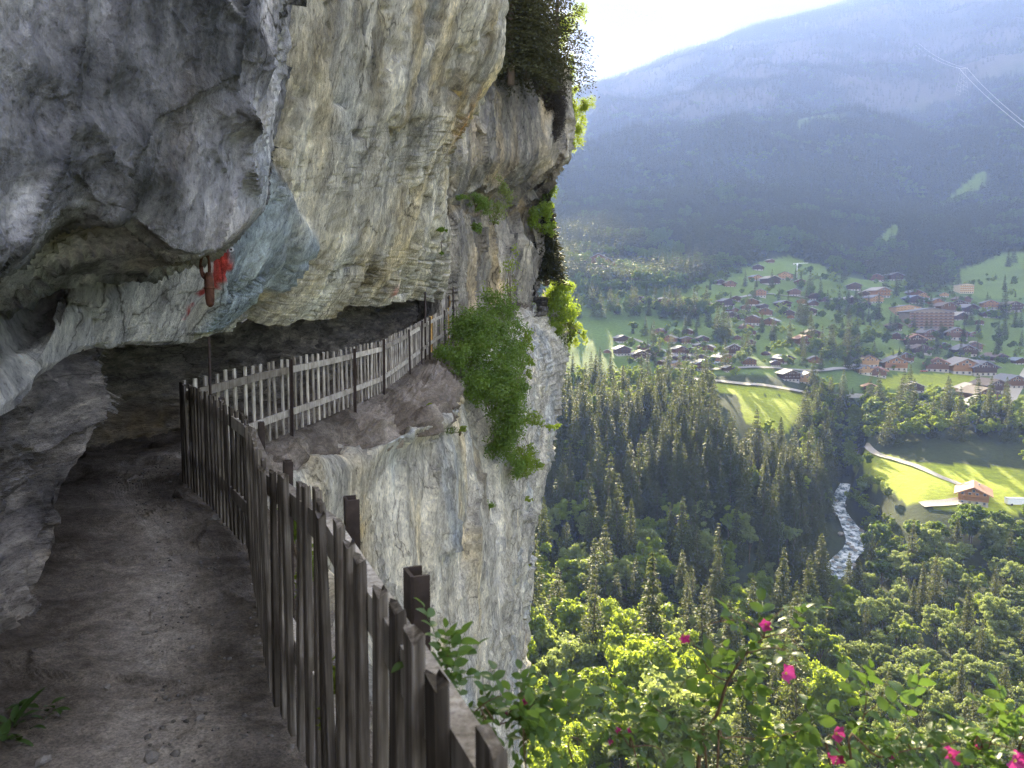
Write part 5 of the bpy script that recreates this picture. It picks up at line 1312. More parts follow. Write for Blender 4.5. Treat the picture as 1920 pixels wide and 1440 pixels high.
if REST:
    ra = np.array([(x, y) for x, y, _, _ in REST]); rz = height(ra[:, 0], ra[:, 1]) - .3
    idx = [{'spruce': i % 3, 'fresh': 3, 'grey': 4, 'dark': 5}[q[2]] for i, q in enumerate(REST)]
    points_object('woodland', np.column_stack([ra, rz]), idx, [q[3] for q in REST], rng.random(len(REST)) * 6.28, protoN, 'mass of mixed trees filling the woods of the valley')
# mountain side
Xa, Ya, r = spread(-420, 1500, 560, 1500, 7.0, 55); Xb, Yb, r = spread(-420, 3600, 900, 4300, 9.6, 56)
qa, qb = Xa**2 + Ya**2 < 1450**2, Xb**2 + Yb**2 >= 1450**2
X, Y = np.concatenate([Xa[qa], Xb[qb]]), np.concatenate([Ya[qa], Yb[qb]])
a, dt_ = ad(X, Y); d = und(dt_)
keep = (np.arctan2(X, Y) < math.radians(40)) & (a > 940) & (d < 2420)
X, Y, a, d, dt_ = X[keep], Y[keep], a[keep], d[keep], dt_[keep]
q = np.stack([X, Y, np.zeros(len(X))], 1)
nz = fbm(q / 90.0, 4, 71); nz2 = fbm(q / 260.0, 3, 72)
zt_ = height(X, Y)
nC_ = fbm(np.stack([X, Y, zt_], 1) * np.array([1, 1, 2.2]) / 210.0, 6, 23, 0.62)
rk_ = sstep(0.05, 0.3, nC_ + 0.18 * sstep(1500, 1900, d) - 0.1 * sstep(2050, 2300, d)) * sstep(1250, 1750, d)
dens = np.where(d > 800, 1.0, 0.0)
dens *= 1 - .72 * rk_
dens *= np.where(d > 1700, .85 + .5 * nz, 1.0)
dens = np.where((d > 560) & (d <= 800) & (a < 1330), np.where(d > 655, 1.0, .0), dens)
dens = np.where((d > 735) & (d <= 800) & (a >= 1330), .45 + nz, dens)
okm = (r.random(len(X)) < dens) & ~in_any(a, dt_, MEADOW)
X, Y, d, nz, nz2, zt_ = X[okm], Y[okm], d[okm], nz[okm], nz2[okm], zt_[okm]
leafy = (fbm(np.stack([X, Y, np.zeros(len(X))], 1) / 45.0, 2, 73) + .25 * sstep(1000, 700, d) > .42)
idx = np.where(leafy, 3 + r.integers(0, 3, len(X)), r.integers(0, 3, len(X)))
scl = np.where(d > 2120, 1.5, np.where(d > 1900, .9, 1.05)) * r.uniform(.7, 1.3, len(X))
points_object('mountain_forest', np.column_stack([X, Y, zt_ - .5]), idx, scl, r.random(len(X)) * 6.28, proto, 'dark hazy forest covering the opposite mountain side')
print('trees', cnt, 'rest', len(REST), 'mountain', len(X))

# ------------------------------------------------------------------ shrubs and trees on the cliff
def shrub(name, label, clumps, total, leaf, mat, root_pt, stems=5, seed=1, aspect=.6, cat='shrub', group=None, rad=.03):
    """clumps given as (px, py, distance, radius in px x, radius in px y)"""
    r = np.random.default_rng(seed); root = empty(name, root_pt); o0 = np.array(root_pt, float)
    cl = []
    for px, py, d, rx, ry in clumps:
        k = d / FOC; cl.append((P(px, py, d) - o0, (rx * k, (rx + ry) * .5 * k, ry * k)))
    # break every clump into smaller tufts so that the outline is ragged
    sub = []
    for c, rad_ in cl:
        m_ = np.array(rad_)
        for _ in range(9):
            u = unit(r.normal(size=3)) * m_ * (.3 + .7 * r.random()); sub.append((c + u, m_ * (.36 + .3 * r.random())))
    V, F = foliage(sub, total, leaf, r, aspect, .25)
    link('foliage', mesh_np('foliage', V, F, mat, smooth=False), root)
    rs = random.Random(seed)
    for k in range(stems):
        c = Vector(sub[rs.randrange(len(sub))][0]); mid = c * .5 + Vector((rs.uniform(-.1, .1), rs.uniform(-.1, .1), rs.uniform(-.05, .15))) * c.length
        MB().tube([(0, 0, -.05), mid * .6, mid, c], [rad, rad * .75, rad * .5, rad * .2], 5).build('stem', BARK, root, True)
    tag(root, label, cat, group); return root
LEAF_SHRUB = leaf_mat('leaf_shrub', (0.072, 0.135, 0.024), (0.165, 0.250, 0.048), (0.30, 0.45, 0.04), 0.42, 0.42, 0.4)
LEAF_LIME = leaf_mat('leaf_lime', (0.10, 0.16, 0.022), (0.18, 0.25, 0.04), (0.46, 0.60, 0.05), 0.5)
shrub('ledge_shrub', 'big green shrub spilling over the ledge at the end of the pale fence',
      [(930, 590, 27, 55, 42), (880, 620, 25, 60, 55), (950, 650, 26, 50, 60), (890, 680, 23.5, 65, 50), (850, 665, 22.5, 35, 30), (930, 720, 24, 55, 60), (955, 770, 24.6, 46, 60), (940, 745, 24.2, 45, 40), (945, 830, 25.0, 34, 50), (905, 725, 23, 40, 35), (965, 870, 25.5, 22, 28), (985, 735, 26.5, 20, 25)],
      36000, .085, LEAF_SHRUB, P(880, 690, 25), 12, 11)
shrub('hanging_shrub', 'sunlit yellow-green sprays at the outer edge of the big ledge shrub',
      [(985, 640, 27.5, 18, 22), (990, 690, 27, 15, 20), (1000, 790, 26.5, 22, 16), (985, 850, 26, 26, 22), (1005, 870, 26.5, 16, 12), (975, 880, 26, 20, 16), (1035, 800, 27, 14, 8)], 2600, .10, LEAF_LIME, P(960, 760, 25.5), 6, 12)
shrub('hanging_shrub', 'bright lime shrub at the corner of the cliff beyond the far fence',
      [(1030, 560, 52, 32, 32), (1050, 545, 52, 26, 26), (1060, 580, 52, 24, 28), (1020, 595, 51, 26, 20), (1045, 610, 52, 20, 26), (1000, 580, 50, 18, 16)], 6500, .17, LEAF_LIME, P(1015, 590, 52), 6, 13)
shrub('hanging_shrub', 'dark tangle of shrub under the bright lime one at the cliff edge',
      [(1062, 600, 54, 16, 40), (1050, 640, 53, 14, 35), (1035, 640, 52, 16, 30), (1068, 640, 54, 8, 25)], 2600, .15, LEAF_DARK, P(1040, 640, 52.5), 4, 14)
shrub('hanging_shrub', 'bright green shrub below the rock nose of the buttress',
      [(1012, 400, 49, 20, 22), (1025, 425, 49.5, 18, 16), (1000, 420, 48.5, 12, 16), (1030, 395, 50, 12, 18)], 2400, .15, LEAF_LIME, P(1003, 430, 49.5), 4, 15)
shrub('hanging_shrub', 'dark leafy shrub right beneath the rock nose at the cliff corner',
      [(1030, 360, 52, 12, 16), (1022, 380, 51, 14, 14), (1035, 345, 52.5, 7, 10)], 1200, .15, LEAF_DARK, P(1015, 385, 51), 3, 16)
shrub('grass_tuft', 'grassy green tuft on the small ledge of the buttress',
      [(895, 375, 34, 22, 12), (860, 368, 31.5, 22, 8), (905, 392, 35, 16, 10), (912, 380, 35, 10, 10)], 2600, .14, LEAF_SHRUB, P(892, 388, 35), 3, 17, .18)
shrub('small_shrub', 'thin airy shrub with small leaves right of the grassy tuft',
      [(935, 395, 37, 22, 18), (950, 370, 38, 20, 18), (945, 345, 38, 14, 18), (930, 415, 37, 12, 10)], 900, .12, LEAF_GREY, P(925, 420, 38), 5, 18)
shrub('small_shrub', 'little green shrub in the crack under the grassy tuft', [(895, 425, 34.5, 11, 10)], 420, .12, LEAF_SHRUB, P(895, 435, 35), 2, 19)
shrub('small_shrub', 'tiny leafy sprig on the edge of the pale face', [(830, 430, 21, 10, 5), (828, 475, 22, 4, 3)], 160, .09, LEAF_SHRUB, P(824, 436, 22), 2, 20)
shrub('small_shrub', 'dry shrub in the notch below the ledge', [(828, 800, 18.6, 26, 16), (850, 810, 18.9, 16, 10)], 900, .05, LEAF_DARK, P(826, 815, 19.2), 8, 21, .35)
shrub('small_shrub', 'light green sprig beside the dry shrub below the ledge', [(868, 803, 18.6, 8, 6), (805, 760, 17, 5, 5)], 200, .06, LEAF_FRESH, P(862, 812, 19.2), 3, 22)
shrub('small_shrub', 'small mossy green tuft on the wall below the big shrub', [(918, 945, 23.3, 10, 10)], 420, .05, LEAF_SHRUB, P(916, 955, 23.8), 2, 23)
for k, (px, py) in enumerate(((975, 1010), (985, 1060), (990, 935), (975, 1260), (978, 1305))):
    shrub('small_shrub', 'scrap of greenery clinging to the outer edge of the lower wall', [(px, py, 38, 11, 5)], 90, .12, LEAF_FRESH, P(px - 8, py, 39), 2, 24 + k, group='scraps of green on the lower wall')
shrub('young_tree', 'thin young tree with few leaves standing up from the ledge shrub', [(962, 500, 30, 22, 22), (955, 540, 29.5, 26, 16), (968, 470, 30, 10, 14), (910, 545, 28, 16, 16)], 420, .09, LEAF_FRESH, P(958, 590, 29.5), 6, 31, cat='tree')
shrub('rim_shrub', 'green weeds outside the fence at the near bend', [(545, 985, 4.9, 26, 45), (575, 1060, 4.6, 20, 50), (640, 1310, 2.7, 30, 80)], 900, .05, LEAF_FRESH, V3(-1.2, 4.6, -.6), 4, 32)

NEEDLE_DARK = leaf_mat('needle_dark', (0.024, 0.030, 0.016), (0.052, 0.054, 0.024), (0.14, 0.13, 0.04), 0.25, 0.6, 0.15)
# conifers at the top of the buttress
def cliff_conifer(label, px, py, d, H, R, seed, lean=(0, 0), mat=None, sparse=1.0):
    root = empty('conifer', P(px, py, d)); tag(root, label, 'tree')
    root.rotation_euler = (lean[0], lean[1], seed)
    link('crown', spruce_mesh(seed, H, R, int(50 * sparse), 20, mat or NEEDLE_DARK, .8, .03, 34, .5, .42), root)
    MB().tube([(0, 0, -.6), (0, 0, H * .5), (0, 0, H)], [.02 * H, .013 * H, .03], 7).build('trunk', BARK, root, True)
cliff_conifer('dark spruce on top of the buttress, nearest the bulging face', 958, 135, 37, 9.5, 2.1, 501)
cliff_conifer('dark spruce on top of the buttress, in the middle of the dense group', 988, 128, 40, 8.5, 1.9, 502)
cliff_conifer('dark dense spruce at the back of the group on the buttress', 968, 118, 43, 11, 2.2, 503)
cliff_conifer('spruce with open branches leaning out against the bright sky', 1042, 150, 47, 8.6, 2.5, 504, (0, .10), sparse=.42)
shrub('hanging_conifer', 'dark brown conifer thicket hanging down the edge of the buttress', [(1030, 165, 46, 24, 40), (1042, 210, 46.5, 20, 42), (1015, 150, 45, 18, 25), (1052, 190, 47.5, 12, 45), (1044, 240, 47, 14, 18)], 15000, .16, leaf_mat('needle_brown', (0.028, 0.022, 0.018), (0.05, 0.042, 0.03), (0.12, 0.09, 0.04), .25), P(1030, 170, 48.5), 12, 33, .22, 'tree', rad=.05)
shrub('larch_tree', 'light green feathery tree reaching out right of the buttress', [(1070, 205, 51, 16, 26), (1085, 230, 51.5, 18, 26), (1078, 265, 51.5, 16, 22), (1100, 195, 52, 14, 14), (1090, 205, 52, 14, 12), (1068, 180, 51, 8, 20)], 7000, .14, LEAF_FRESH, P(1058, 255, 51.5), 9, 34, .3, 'tree')
shrub('larch_tree', 'sparse light green branches behind the leaning spruce', [(1060, 60, 50, 26, 40), (1085, 30, 51, 18, 30), (1070, 130, 50, 12, 26), (1075, 165, 50.5, 10, 12), (1015, 105, 45, 14, 12)], 6000, .13, LEAF_FRESH, P(1045, 150, 49), 8, 35, .3, 'tree')
cliff_conifer('dark green spruce clinging below the rock nose at the cliff corner', 1025, 520, 51, 5.6, 1.35, 505)
shrub('hanging_conifer', 'yellowish conifer branches drooping into the air at the cliff corner', [(1085, 610, 53, 8, 9), (1092, 625, 53, 7, 10), (1078, 625, 53, 8, 14), (1098, 640, 53, 5, 7), (1070, 610, 53, 8, 10), (1080, 645, 53, 7, 9)], 1500, .17, LEAF_FRESH, P(1055, 600, 53), 7, 36, .25, 'tree', rad=.05)

# ------------------------------------------------------------------ wild rose in front
LEAF_ROSE = leaf_mat('leaf_rose', (0.050, 0.105, 0.030), (0.105, 0.180, 0.055), (0.30, 0.48, 0.06), 0.40, 0.42, 0.4)
PETAL = leaf_mat('petal', (0.42, 0.035, 0.19), (0.55, 0.07, 0.30), (0.75, 0.08, 0.38), 0.4, 0.5, 0.2)
YELL = plain('stamen', (0.6, 0.45, 0.1), 0.7, 0.2, .2, 80)
STEM = plain('rose_stem', (0.15, 0.095, 0.055), 0.7, 0.3, .35, 30)
def leaflet(L, W, bend):
    """one leaflet along +x: midrib fold and a curved blade"""
    n = 5; v, f = [], []
    for i in range(n + 1):
        t = i / n; w = W * .5 * math.sin(math.pi * min(1, t * .93 + .07))**.8 if i < n else 0.0
        z = -bend * L * t * t
        v += [(L * t, -w, z + w * .28), (L * t, 0, z), (L * t, w, z + w * .28)]
    for i in range(n):
        a = i * 3; f += [(a, a + 3, a + 4, a + 1), (a + 1, a + 4, a + 5, a + 2)]
    return v, f
def rose_leaf(seed, pairs=3):
    r = random.Random(seed); mb = MB(); Lr = .020 * pairs + .012
    mb.tube([(0, 0, 0), (Lr * .5, 0, .004), (Lr, 0, 0)], .0007, 3)
    def put(x, ang, s):
        v, f = leaflet(.023 * s, .0145 * s, r.uniform(.05, .35)); M = Matrix.Rotation(ang, 3, 'Z') @ Matrix.Rotation(r.uniform(-.5, .5), 3, 'X') @ Matrix.Rotation(r.uniform(-.35, .35), 3, 'Y')
        v = [M @ Vector(q) + Vector((x, 0, .002)) for q in v]; mb.add(v, f)
    for k in range(pairs):
        x = .012 + .020 * k; s = .8 + .12 * k + r.uniform(-.1, .1)
        for sg in (-1, 1): put(x, sg * r.uniform(.85, 1.2), s)
    put(Lr, 0, 1.2)
    return mb.mesh('leaf', LEAF_ROSE, True)
RL = [rose_leaf(k, 2 + k % 3) for k in range(6)]
def petal_mesh():
    n = 6; v, f = [(0, 0, 0)], []
    for j in range(1, 4):
        for i in range(n + 1):
            a = (-.62 + 1.24 * i / n); rr_ = .021 * j / 3 * (1 - .10 * math.cos(a * 5) * (j == 3)); v.append((rr_ * math.cos(a), rr_ * math.sin(a) * 1.05, .004 * (j / 3)**2 + .0018 * math.sin(i * 2.1) * j / 3))
    for i in range(n): f.append((0, 1 + i, 2 + i))
    for j in range(2):
        for i in range(n): a = 1 + j * (n + 1) + i; f.append((a, a + n + 1, a + n + 2, a + 1))
    me = bpy.data.meshes.new('petal'); me.from_pydata(v, [], f); me.materials.append(PETAL); me.polygons.foreach_set('use_smooth', [True] * len(f)); return me
PET = petal_mesh()
bm = bmesh.new(); bmesh.ops.create_icosphere(bm, subdivisions=2, radius=.0042); CEN = bpy.data.meshes.new('flower_centre'); bm.to_mesh(CEN); bm.free(); CEN.materials.append(YELL)
def rose_bush(label, root_pt, stems, flowers, nleaf, seed, spread_=.02, size=1.0):
    root = empty('rose_bush', root_pt); tag(root, label, 'shrub'); o0 = Vector(root_pt); r = random.Random(seed)
    poly = []
    for pts, rad in stems:
        w = [Vector(P(*q)) - o0 if len(q) == 3 else Vector(q[:3]) - o0 for q in pts]
        a = np.array([tuple(x) for x in w]); t = np.linspace(0, len(a) - 1 - 1e-6, (len(a) - 1) * 5 + 1); a = cr1(a, t)
        MB().tube([tuple(x) for x in a], list(np.linspace(rad, rad * .35, len(a))), 6).build('stem', STEM, root, True)
        poly.append(a)
    tot = [max(1e-3, float(np.linalg.norm(np.diff(a, axis=0), axis=1).sum())) for a in poly]; S = sum(tot)
    for k in range(nleaf):
        j = random.Random(seed * 1000 + k).choices(range(len(poly)), tot)[0]; a = poly[j]; i = r.randrange(int(len(a) * .12), len(a)); p = Vector(a[i]); tg = Vector(a[min(i + 1, len(a) - 1)] - a[max(i - 1, 0)]).normalized()
        o = link('leaf', RL[k % 6], root); s = size * r.uniform(.75, 1.3)
        d = (tg * r.uniform(.2, 1.0) + Vector((r.gauss(0, .8), r.gauss(0, .8), r.gauss(.15, .5)))).normalized()
        q = d.to_track_quat('X', 'Z'); o.rotation_mode = 'QUATERNION'
        from mathutils import Quaternion
        o.rotation_quaternion = q @ Quaternion((1, 0, 0), r.gauss(0, .5)); o.scale = (s,) * 3
        o.location = p + Vector((r.gauss(0, spread_), r.gauss(0, spread_), r.gauss(0, spread_ * .6)))
    for px, py, d, s, opn in flowers:
        fl = link('flower', CEN, root, Vector(P(px, py, d)) - o0); fl.scale = (s * .72,) * 3
        nd_ = Vector((r.gauss(0, .5), -1, r.gauss(.5, .4))).normalized(); fl.rotation_mode = 'QUATERNION'; fl.rotation_quaternion = nd_.to_track_quat('Z', 'Y')
        for k in range(5):
            pt = link('petal', PET, fl); pt.rotation_mode = 'XYZ'; pt.rotation_euler = (0, -(1.25 - opn) + r.gauss(0, .12), k * 1.2566 + r.gauss(0, .1)); pt.scale = (r.uniform(.9, 1.1),) * 3
    return root
rose_bush('wild rose bush with pink flowers rising above the treetops in the lower middle right', V3(.55, 1.9, -.5),
  [([(.55, 1.9, -.5, 0), (1310, 1440, 1.75), (1345, 1340, 1.72), (1365, 1278, 1.7), (1400, 1225, 1.68), (1432, 1196, 1.66)], .006),
   ([(1365, 1278, 1.7), (1335, 1262, 1.72), (1310, 1222, 1.74), (1290, 1190, 1.75)], .002), ([(1432, 1196, 1.66), (1400, 1165, 1.68), (1350, 1165, 1.7), (1310, 1178, 1.72)], .002),
   ([(1432, 1196, 1.66), (1470, 1190, 1.64), (1510, 1220, 1.62)], .002), ([(1432, 1196, 1.66), (1440, 1168, 1.66), (1470, 1140, 1.66)], .002), ([(1365, 1278, 1.7), (1410, 1272, 1.68), (1450, 1255, 1.66)], .0018),
   ([(1400, 1225, 1.68), (1460, 1215, 1.66), (1505, 1250, 1.66)], .0018), ([(1350, 1165, 1.7), (1362, 1140, 1.7), (1350, 1120, 1.7)], .0015), ([(1335, 1262, 1.72), (1290, 1270, 1.74), (1270, 1300, 1.76)], .0015),
   ([(.55, 1.9, -.5, 0), (1325, 1440, 1.62), (1300, 1395, 1.6), (1280, 1360, 1.6), (1230, 1330, 1.6)], .003), ([(.55, 1.9, -.5, 0), (1345, 1440, 1.58), (1360, 1385, 1.56), (1430, 1386, 1.55), (1500, 1370, 1.55)], .003), ([(1300, 1395, 1.6), (1330, 1360, 1.6), (1345, 1330, 1.6)], .002),
   ([(.55, 1.9, -.5, 0), (1200, 1450, 1.62), (1180, 1400, 1.62), (1160, 1370, 1.62)], .003), ([(1180, 1400, 1.62), (1230, 1400, 1.62), (1250, 1430, 1.62)], .002), ([(.55, 1.9, -.5, 0), (1080, 1450, 1.66), (1110, 1400, 1.66)], .003)],
  [(1282, 1192, 1.73, 1.15, .55), (1436, 1170, 1.65, 1.0, .7), (1473, 1262, 1.64, 1.3, .9), (1160, 1372, 1.6, .7, .4), (1184, 1368, 1.6, .6, .35), (1147, 1392, 1.6, .6, .3)], 72, 61, .022, 1.2)
rose_bush('wild rose thicket with open pink flowers along the bottom right edge', V3(1.15, 1.75, -.55),
  [([(1.15, 1.75, -.55, 0), (1560, 1450, 1.6), (1600, 1410, 1.6), (1620, 1340, 1.62), (1625, 1300, 1.63)], .003), ([(1.15, 1.75, -.55, 0), (1600, 1450, 1.5), (1650, 1420, 1.5), (1740, 1400, 1.5), (1830, 1390, 1.5), (1920, 1410, 1.5)], .003),
   ([(1.15, 1.75, -.55, 0), (1680, 1450, 1.52), (1720, 1420, 1.52), (1690, 1385, 1.52)], .0025), ([(1.15, 1.75, -.55, 0), (1820, 1460, 1.5), (1850, 1410, 1.5), (1870, 1360, 1.5)], .003), ([(1.15, 1.75, -.55, 0), (1500, 1455, 1.58), (1520, 1400, 1.58), (1480, 1370, 1.58)], .0025),
   ([(1740, 1400, 1.5), (1760, 1375, 1.5), (1790, 1365, 1.5)], .002), ([(1.15, 1.75, -.55, 0), (1900, 1460, 1.5), (1930, 1400, 1.5), (1910, 1370, 1.5)], .003), ([(1620, 1340, 1.62), (1650, 1315, 1.63), (1655, 1290, 1.63)], .0015)],
  [(1567, 1375, 1.55, 1.35, 1.0), (1572, 1416, 1.52, 1.2, .9), (1668, 1412, 1.5, .9, .6), (1781, 1416, 1.46, 1.3, 1.0), (1832, 1402, 1.5, .7, .4), (1902, 1426, 1.42, 1.4, 1.0)], 86, 62, .028, 1.2)
rose_bush('wild rose sprig with a small pink bloom beside the last fence pickets', V3(.12, 2.0, -.45),
  [([(.12, 2.0, -.45, 0), (925, 1400, 1.55), (885, 1340, 1.55), (850, 1300, 1.55), (838, 1270, 1.55), (840, 1225, 1.55)], .0028), ([(.12, 2.0, -.45, 0), (912, 1385, 1.55), (935, 1360, 1.55), (975, 1345, 1.55), (1000, 1320, 1.55)], .0025), ([(885, 1340, 1.55), (905, 1322, 1.55), (925, 1310, 1.55), (950, 1300, 1.55)], .0018),
   ([(935, 1360, 1.55), (960, 1330, 1.55), (980, 1290, 1.55)], .0015), ([(.12, 2.0, -.45, 0), (985, 1430, 1.5), (990, 1390, 1.5), (1000, 1350, 1.5)], .002)],
  [(988, 1312, 1.54, .75, .5), (950, 1337, 1.54, .35, .2)], 62, 63, .014, 1.15)
# dock and small plants in the lower left corner of the path
dk = path_pt(25, 1370)
LEAF_DOCK = leaf_mat('leaf_dock', (0.025, 0.055, 0.014), (0.05, 0.09, 0.02), (0.12, 0.2, 0.03), 0.2)
pl_ = empty('dock_plant', dk); tag(pl_, 'green plant with one long upright leaf in the lower left corner', 'plant')
def blade(L, W, rz, lift, bend, z0=0.0, x0=0.0, y0=0.0):
    v, f = leaflet(L, W, bend); M = Matrix.Rotation(rz, 3, 'Z') @ Matrix.Rotation(-lift, 3, 'Y')
    o = MB().add([M @ Vector(q) + Vector((x0, y0, z0)) for q in v], f).build('leaf', LEAF_DOCK, pl_, True)
blade(.19, .055, .75, 1.05, .25, .02)
rs = random.Random(5)
for k in range(26): blade(rs.uniform(.05, .11), rs.uniform(.025, .05), rs.uniform(0, 6.28), rs.uniform(.2, 1.0), rs.uniform(.2, .6), .01, rs.uniform(-.10, .10), rs.uniform(-.10, .22))

# ------------------------------------------------------------------ the village
TIMB = [plain('timber_%s' % n_, c, .85, .15, .3, 1.2, stretch=(1, 1, 6)) for n_, c in (('dark', (.085, .05, .032)), ('brown', (.16, .085, .045)), ('warm', (.30, .155, .065)), ('honey', (.42, .26, .12)), ('cream', (.55, .46, .33)))]
ROOFM = [plain('roof_%s' % n_, c, .8, .25, .2, .8, stretch=(1, 1, 1)) for n_, c in (('slate', (.20, .20, .215)), ('brown', (.165, .13, .11)), ('pale', (.33, .30, .27)), ('blue', (.20, .23, .28)), ('tile', (.40, .23, .15)), ('red', (.26, .14, .10)))]
PLAS = plain('plaster', (.40, .37, .33), .9, .2, .1, .6)
GLASS = plain('window_glass', (.05, .06, .075), .15, .5, .2, .5)
FRAME = plain('window_frame', (.36, .31, .26), .8, .2, .1, 1)
def tri_prism(x0, x1, y0, y1, z0, zr):
    """gable block: ridge along y"""
    xm = (x0 + x1) / 2
    return [(x0, y0, z0), (x1, y0, z0), (xm, y0, zr), (x0, y1, z0), (x1, y1, z0), (xm, y1, zr)], [(0, 1, 2), (5, 4, 3), (0, 3, 4, 1), (1, 4, 5, 2), (2, 5, 3, 0)]
def roof_mesh(w, l, eave, h, ov, ovf, th):
    xm = w / 2 + ov; sl = h / (w / 2); ze = eave - ov * sl; zr = eave + h; y0, y1 = -l / 2 - ovf, l / 2 + ovf * .6
    v, f = [], []
    for y in (y0, y1):
        v += [(-xm, y, ze), (0, y, zr), (xm, y, ze), (-xm, y, ze + th), (0, y, zr + th), (xm, y, ze + th)]
    f = [(0, 1, 7, 6), (1, 2, 8, 7), (9, 10, 4, 3), (10, 11, 5, 4), (0, 3, 4, 1), (1, 4, 5, 2), (7, 10, 9, 6), (8, 11, 10, 7), (0, 6, 9, 3), (2, 5, 11, 8)]
    me = bpy.data.meshes.new('roof'); me.from_pydata(v, [], f); me.materials.append(ROOFM[0]); return me
def chalet(w=1.0, l=1.1, base=.24, eave=.50, h=.20, floors=2, cols=4, balc=True):
    """a chalet of unit width with its gable towards -y"""
    d = {}
    d['plinth'] = [(MB().box((0, 0, base / 2 - .25), (w * .97, l * .97, base + .5)).mesh('plinth', PLAS), None)]
    v, f = tri_prism(-w / 2, w / 2, -l / 2, l / 2, eave, eave + h); mb = MB().box((0, 0, (base + eave) / 2), (w, l, eave - base)); mb.add(v, f)
    d['wall'] = [(mb.mesh('wall', TIMB[1]), None)]
    d['roof'] = [(roof_mesh(w, l, eave, h, .14, .13, .035), None)]
    d['chimney'] = [(MB().box((0, 0, 0), (.07, .07, .16)).mesh('chimney', PLAS), (w * .18, .1 * l, eave + h * .75))]
    wn_ = []
    pane = MB().box((0, 0, 0), (.075, .03, .085)).mesh('window', GLASS); fr = MB()
    for sx in (-1, 1): fr.box((sx * .047, -.004, 0), (.018, .032, .12))
    for sz in (-1, 1): fr.box((0, -.004, sz * .052), (.076, .032, .017))
    frm = fr.mesh('frame', FRAME)
    zs = np.linspace(base * .52, eave - .02, floors + 1)
    for z in zs:
        for x in np.linspace(-w * .36, w * .36, cols): wn_.append((pane, (x, -l / 2 - (.004 if z > base else -.008), z)))
    wn_.append((pane, (0, -l / 2 - .004, eave + h * .42)))
    for y in (-.25 * l, .2 * l): wn_.append((pane, (w / 2 + .002, y, (base + eave) / 2)))
    d['window'] = wn_; d['_frame'] = frm
    if balc:
        bl = []
        for z in zs[1:]:
            m_ = MB().box((0, -l / 2 - .06, z - .075), (w * .98, .12, .018)).box((0, -l / 2 - .115, z - .045), (w * .98, .012, .06)); bl.append((m_.mesh('balcony', TIMB[1]), None))
        d['balcony'] = bl
    return d
PROTO = [chalet(base=.15), chalet(1.0, .95, .12, .46, .17, 2, 4), chalet(1.0, 1.25, .10, .40, .2, 1, 3), chalet(1.0, 1.0, .05, .36, .22, 1, 3, False), chalet(1.0, 1.35, .13, .42, .24, 1, 4)]
def put_house(px, py, wpx, proto, rot, timber, roof, label, group='village chalets', name='chalet', hs=1.0, detail=True):
    g = hit(px, py)
    if g is None: return None
    d = g[1]; W = wpx * d / FOC
    root = empty(name, g + V3(0, W * .45, -.1), rot, (W, W, W * hs)); tag(root, label, 'house', group)
    pr = PROTO[proto]
    tl = math.hypot(.0, .0)
    for part in ('plinth', 'wall', 'roof', 'chimney', 'window', 'balcony'):
        if part in ('window',) and not detail: continue
        for k, (me, loc) in enumerate(pr.get(part, [])):
            o = link(part, me, root)
            if loc is not None: o.location = loc
            if part in ('wall', 'balcony', 'roof'):
                o.material_slots[0].link = 'OBJECT'; o.material_slots[0].material = ROOFM[roof] if part == 'roof' else TIMB[timber]
            if part == 'window':
                if loc[0] > .49: o.rotation_euler = (0, 0, math.pi / 2)
                if wpx > 27: 
                    q = link('frame', pr['_frame'], o)
    return root
Z5 = [(140,150,75),(290,190,200),(415,168,80),(1075,225,90),(1590,205,90),(1680,145,60),(1560,290,80),(1690,322,130),(1820,285,110),(1350,340,100),(1260,322,70),(1605,425,110),(1885,415,100),(628,475,110),(570,522,75),(800,508,130),(940,487,100),(910,542,90),(1035,562,90),(1120,497,80),(1185,517,80),
      (1320,502,120),(1400,462,80),(1545,492,110),(1485,532,80),(1620,522,80),(1370,552,80),(1350,592,90),(1655,572,120),(1790,512,110),(1835,577,100),(1450,612,100),(1555,652,130),(1700,657,120),(1485,697,100),(1530,737,80),(785,732,100),(1015,730,90),(460,797,100),(865,802,110),(1000,807,110),(1130,792,100),
      (650,862,110),(470,902,130),(720,907,130),(620,947,140),(940,892,110),(1100,852,90),(1190,867,100),(1050,897,100),(880,972,120),(1015,942,90),(1125,942,100),(915,997,90),(790,982,80),(1130,1022,140),(1305,972,140),(1400,902,160),(1340,1037,90),(1515,987,120),(1795,967,130),(1730,990,80),(1650,902,70),(1845,1112,150),(1415,772,70),(1530,812,80),(420,557,45),(345,882,60)]
Z6 = [(655,172,90),(740,297,120),(870,290,120),(95,325,80),(210,447,100),(285,462,80),(110,482,80),(195,495,90),(185,567,110),(20,602,60),(545,372,110),(620,422,80),(750,427,150),(525,482,110),(710,472,120),(620,512,90),(1035,422,110),(1110,437,90),(1280,422,70),(1430,472,100),(1030,482,130),(1200,492,110),
      (1295,547,150),(1420,527,140),(1480,562,130),(1660,522,120),(1840,547,140),(1400,612,130),(1650,592,120),(1570,652,80),(870,697,100),(1150,772,140),(1240,722,90),(1400,772,170),(1525,752,80),(895,772,110),(200,762,130),(130,822,140),(1060,832,180),(1100,892,150),(1290,847,100),(1535,867,130),(1460,907,160),(960,952,140),
      (225,967,120),(650,992,160),(600,1052,140),(750,1077,150),(890,1022,190),(1250,1032,190),(1450,1052,220),(1590,1062,200),(1705,952,130),(1890,972,100),(165,1132,160)]
Z7 = [(680,420,120),(1045,415,150),(1300,410,60),(1680,420,190),(1500,440,160),(1590,492,200),(1630,602,240),(1840,380,180)]
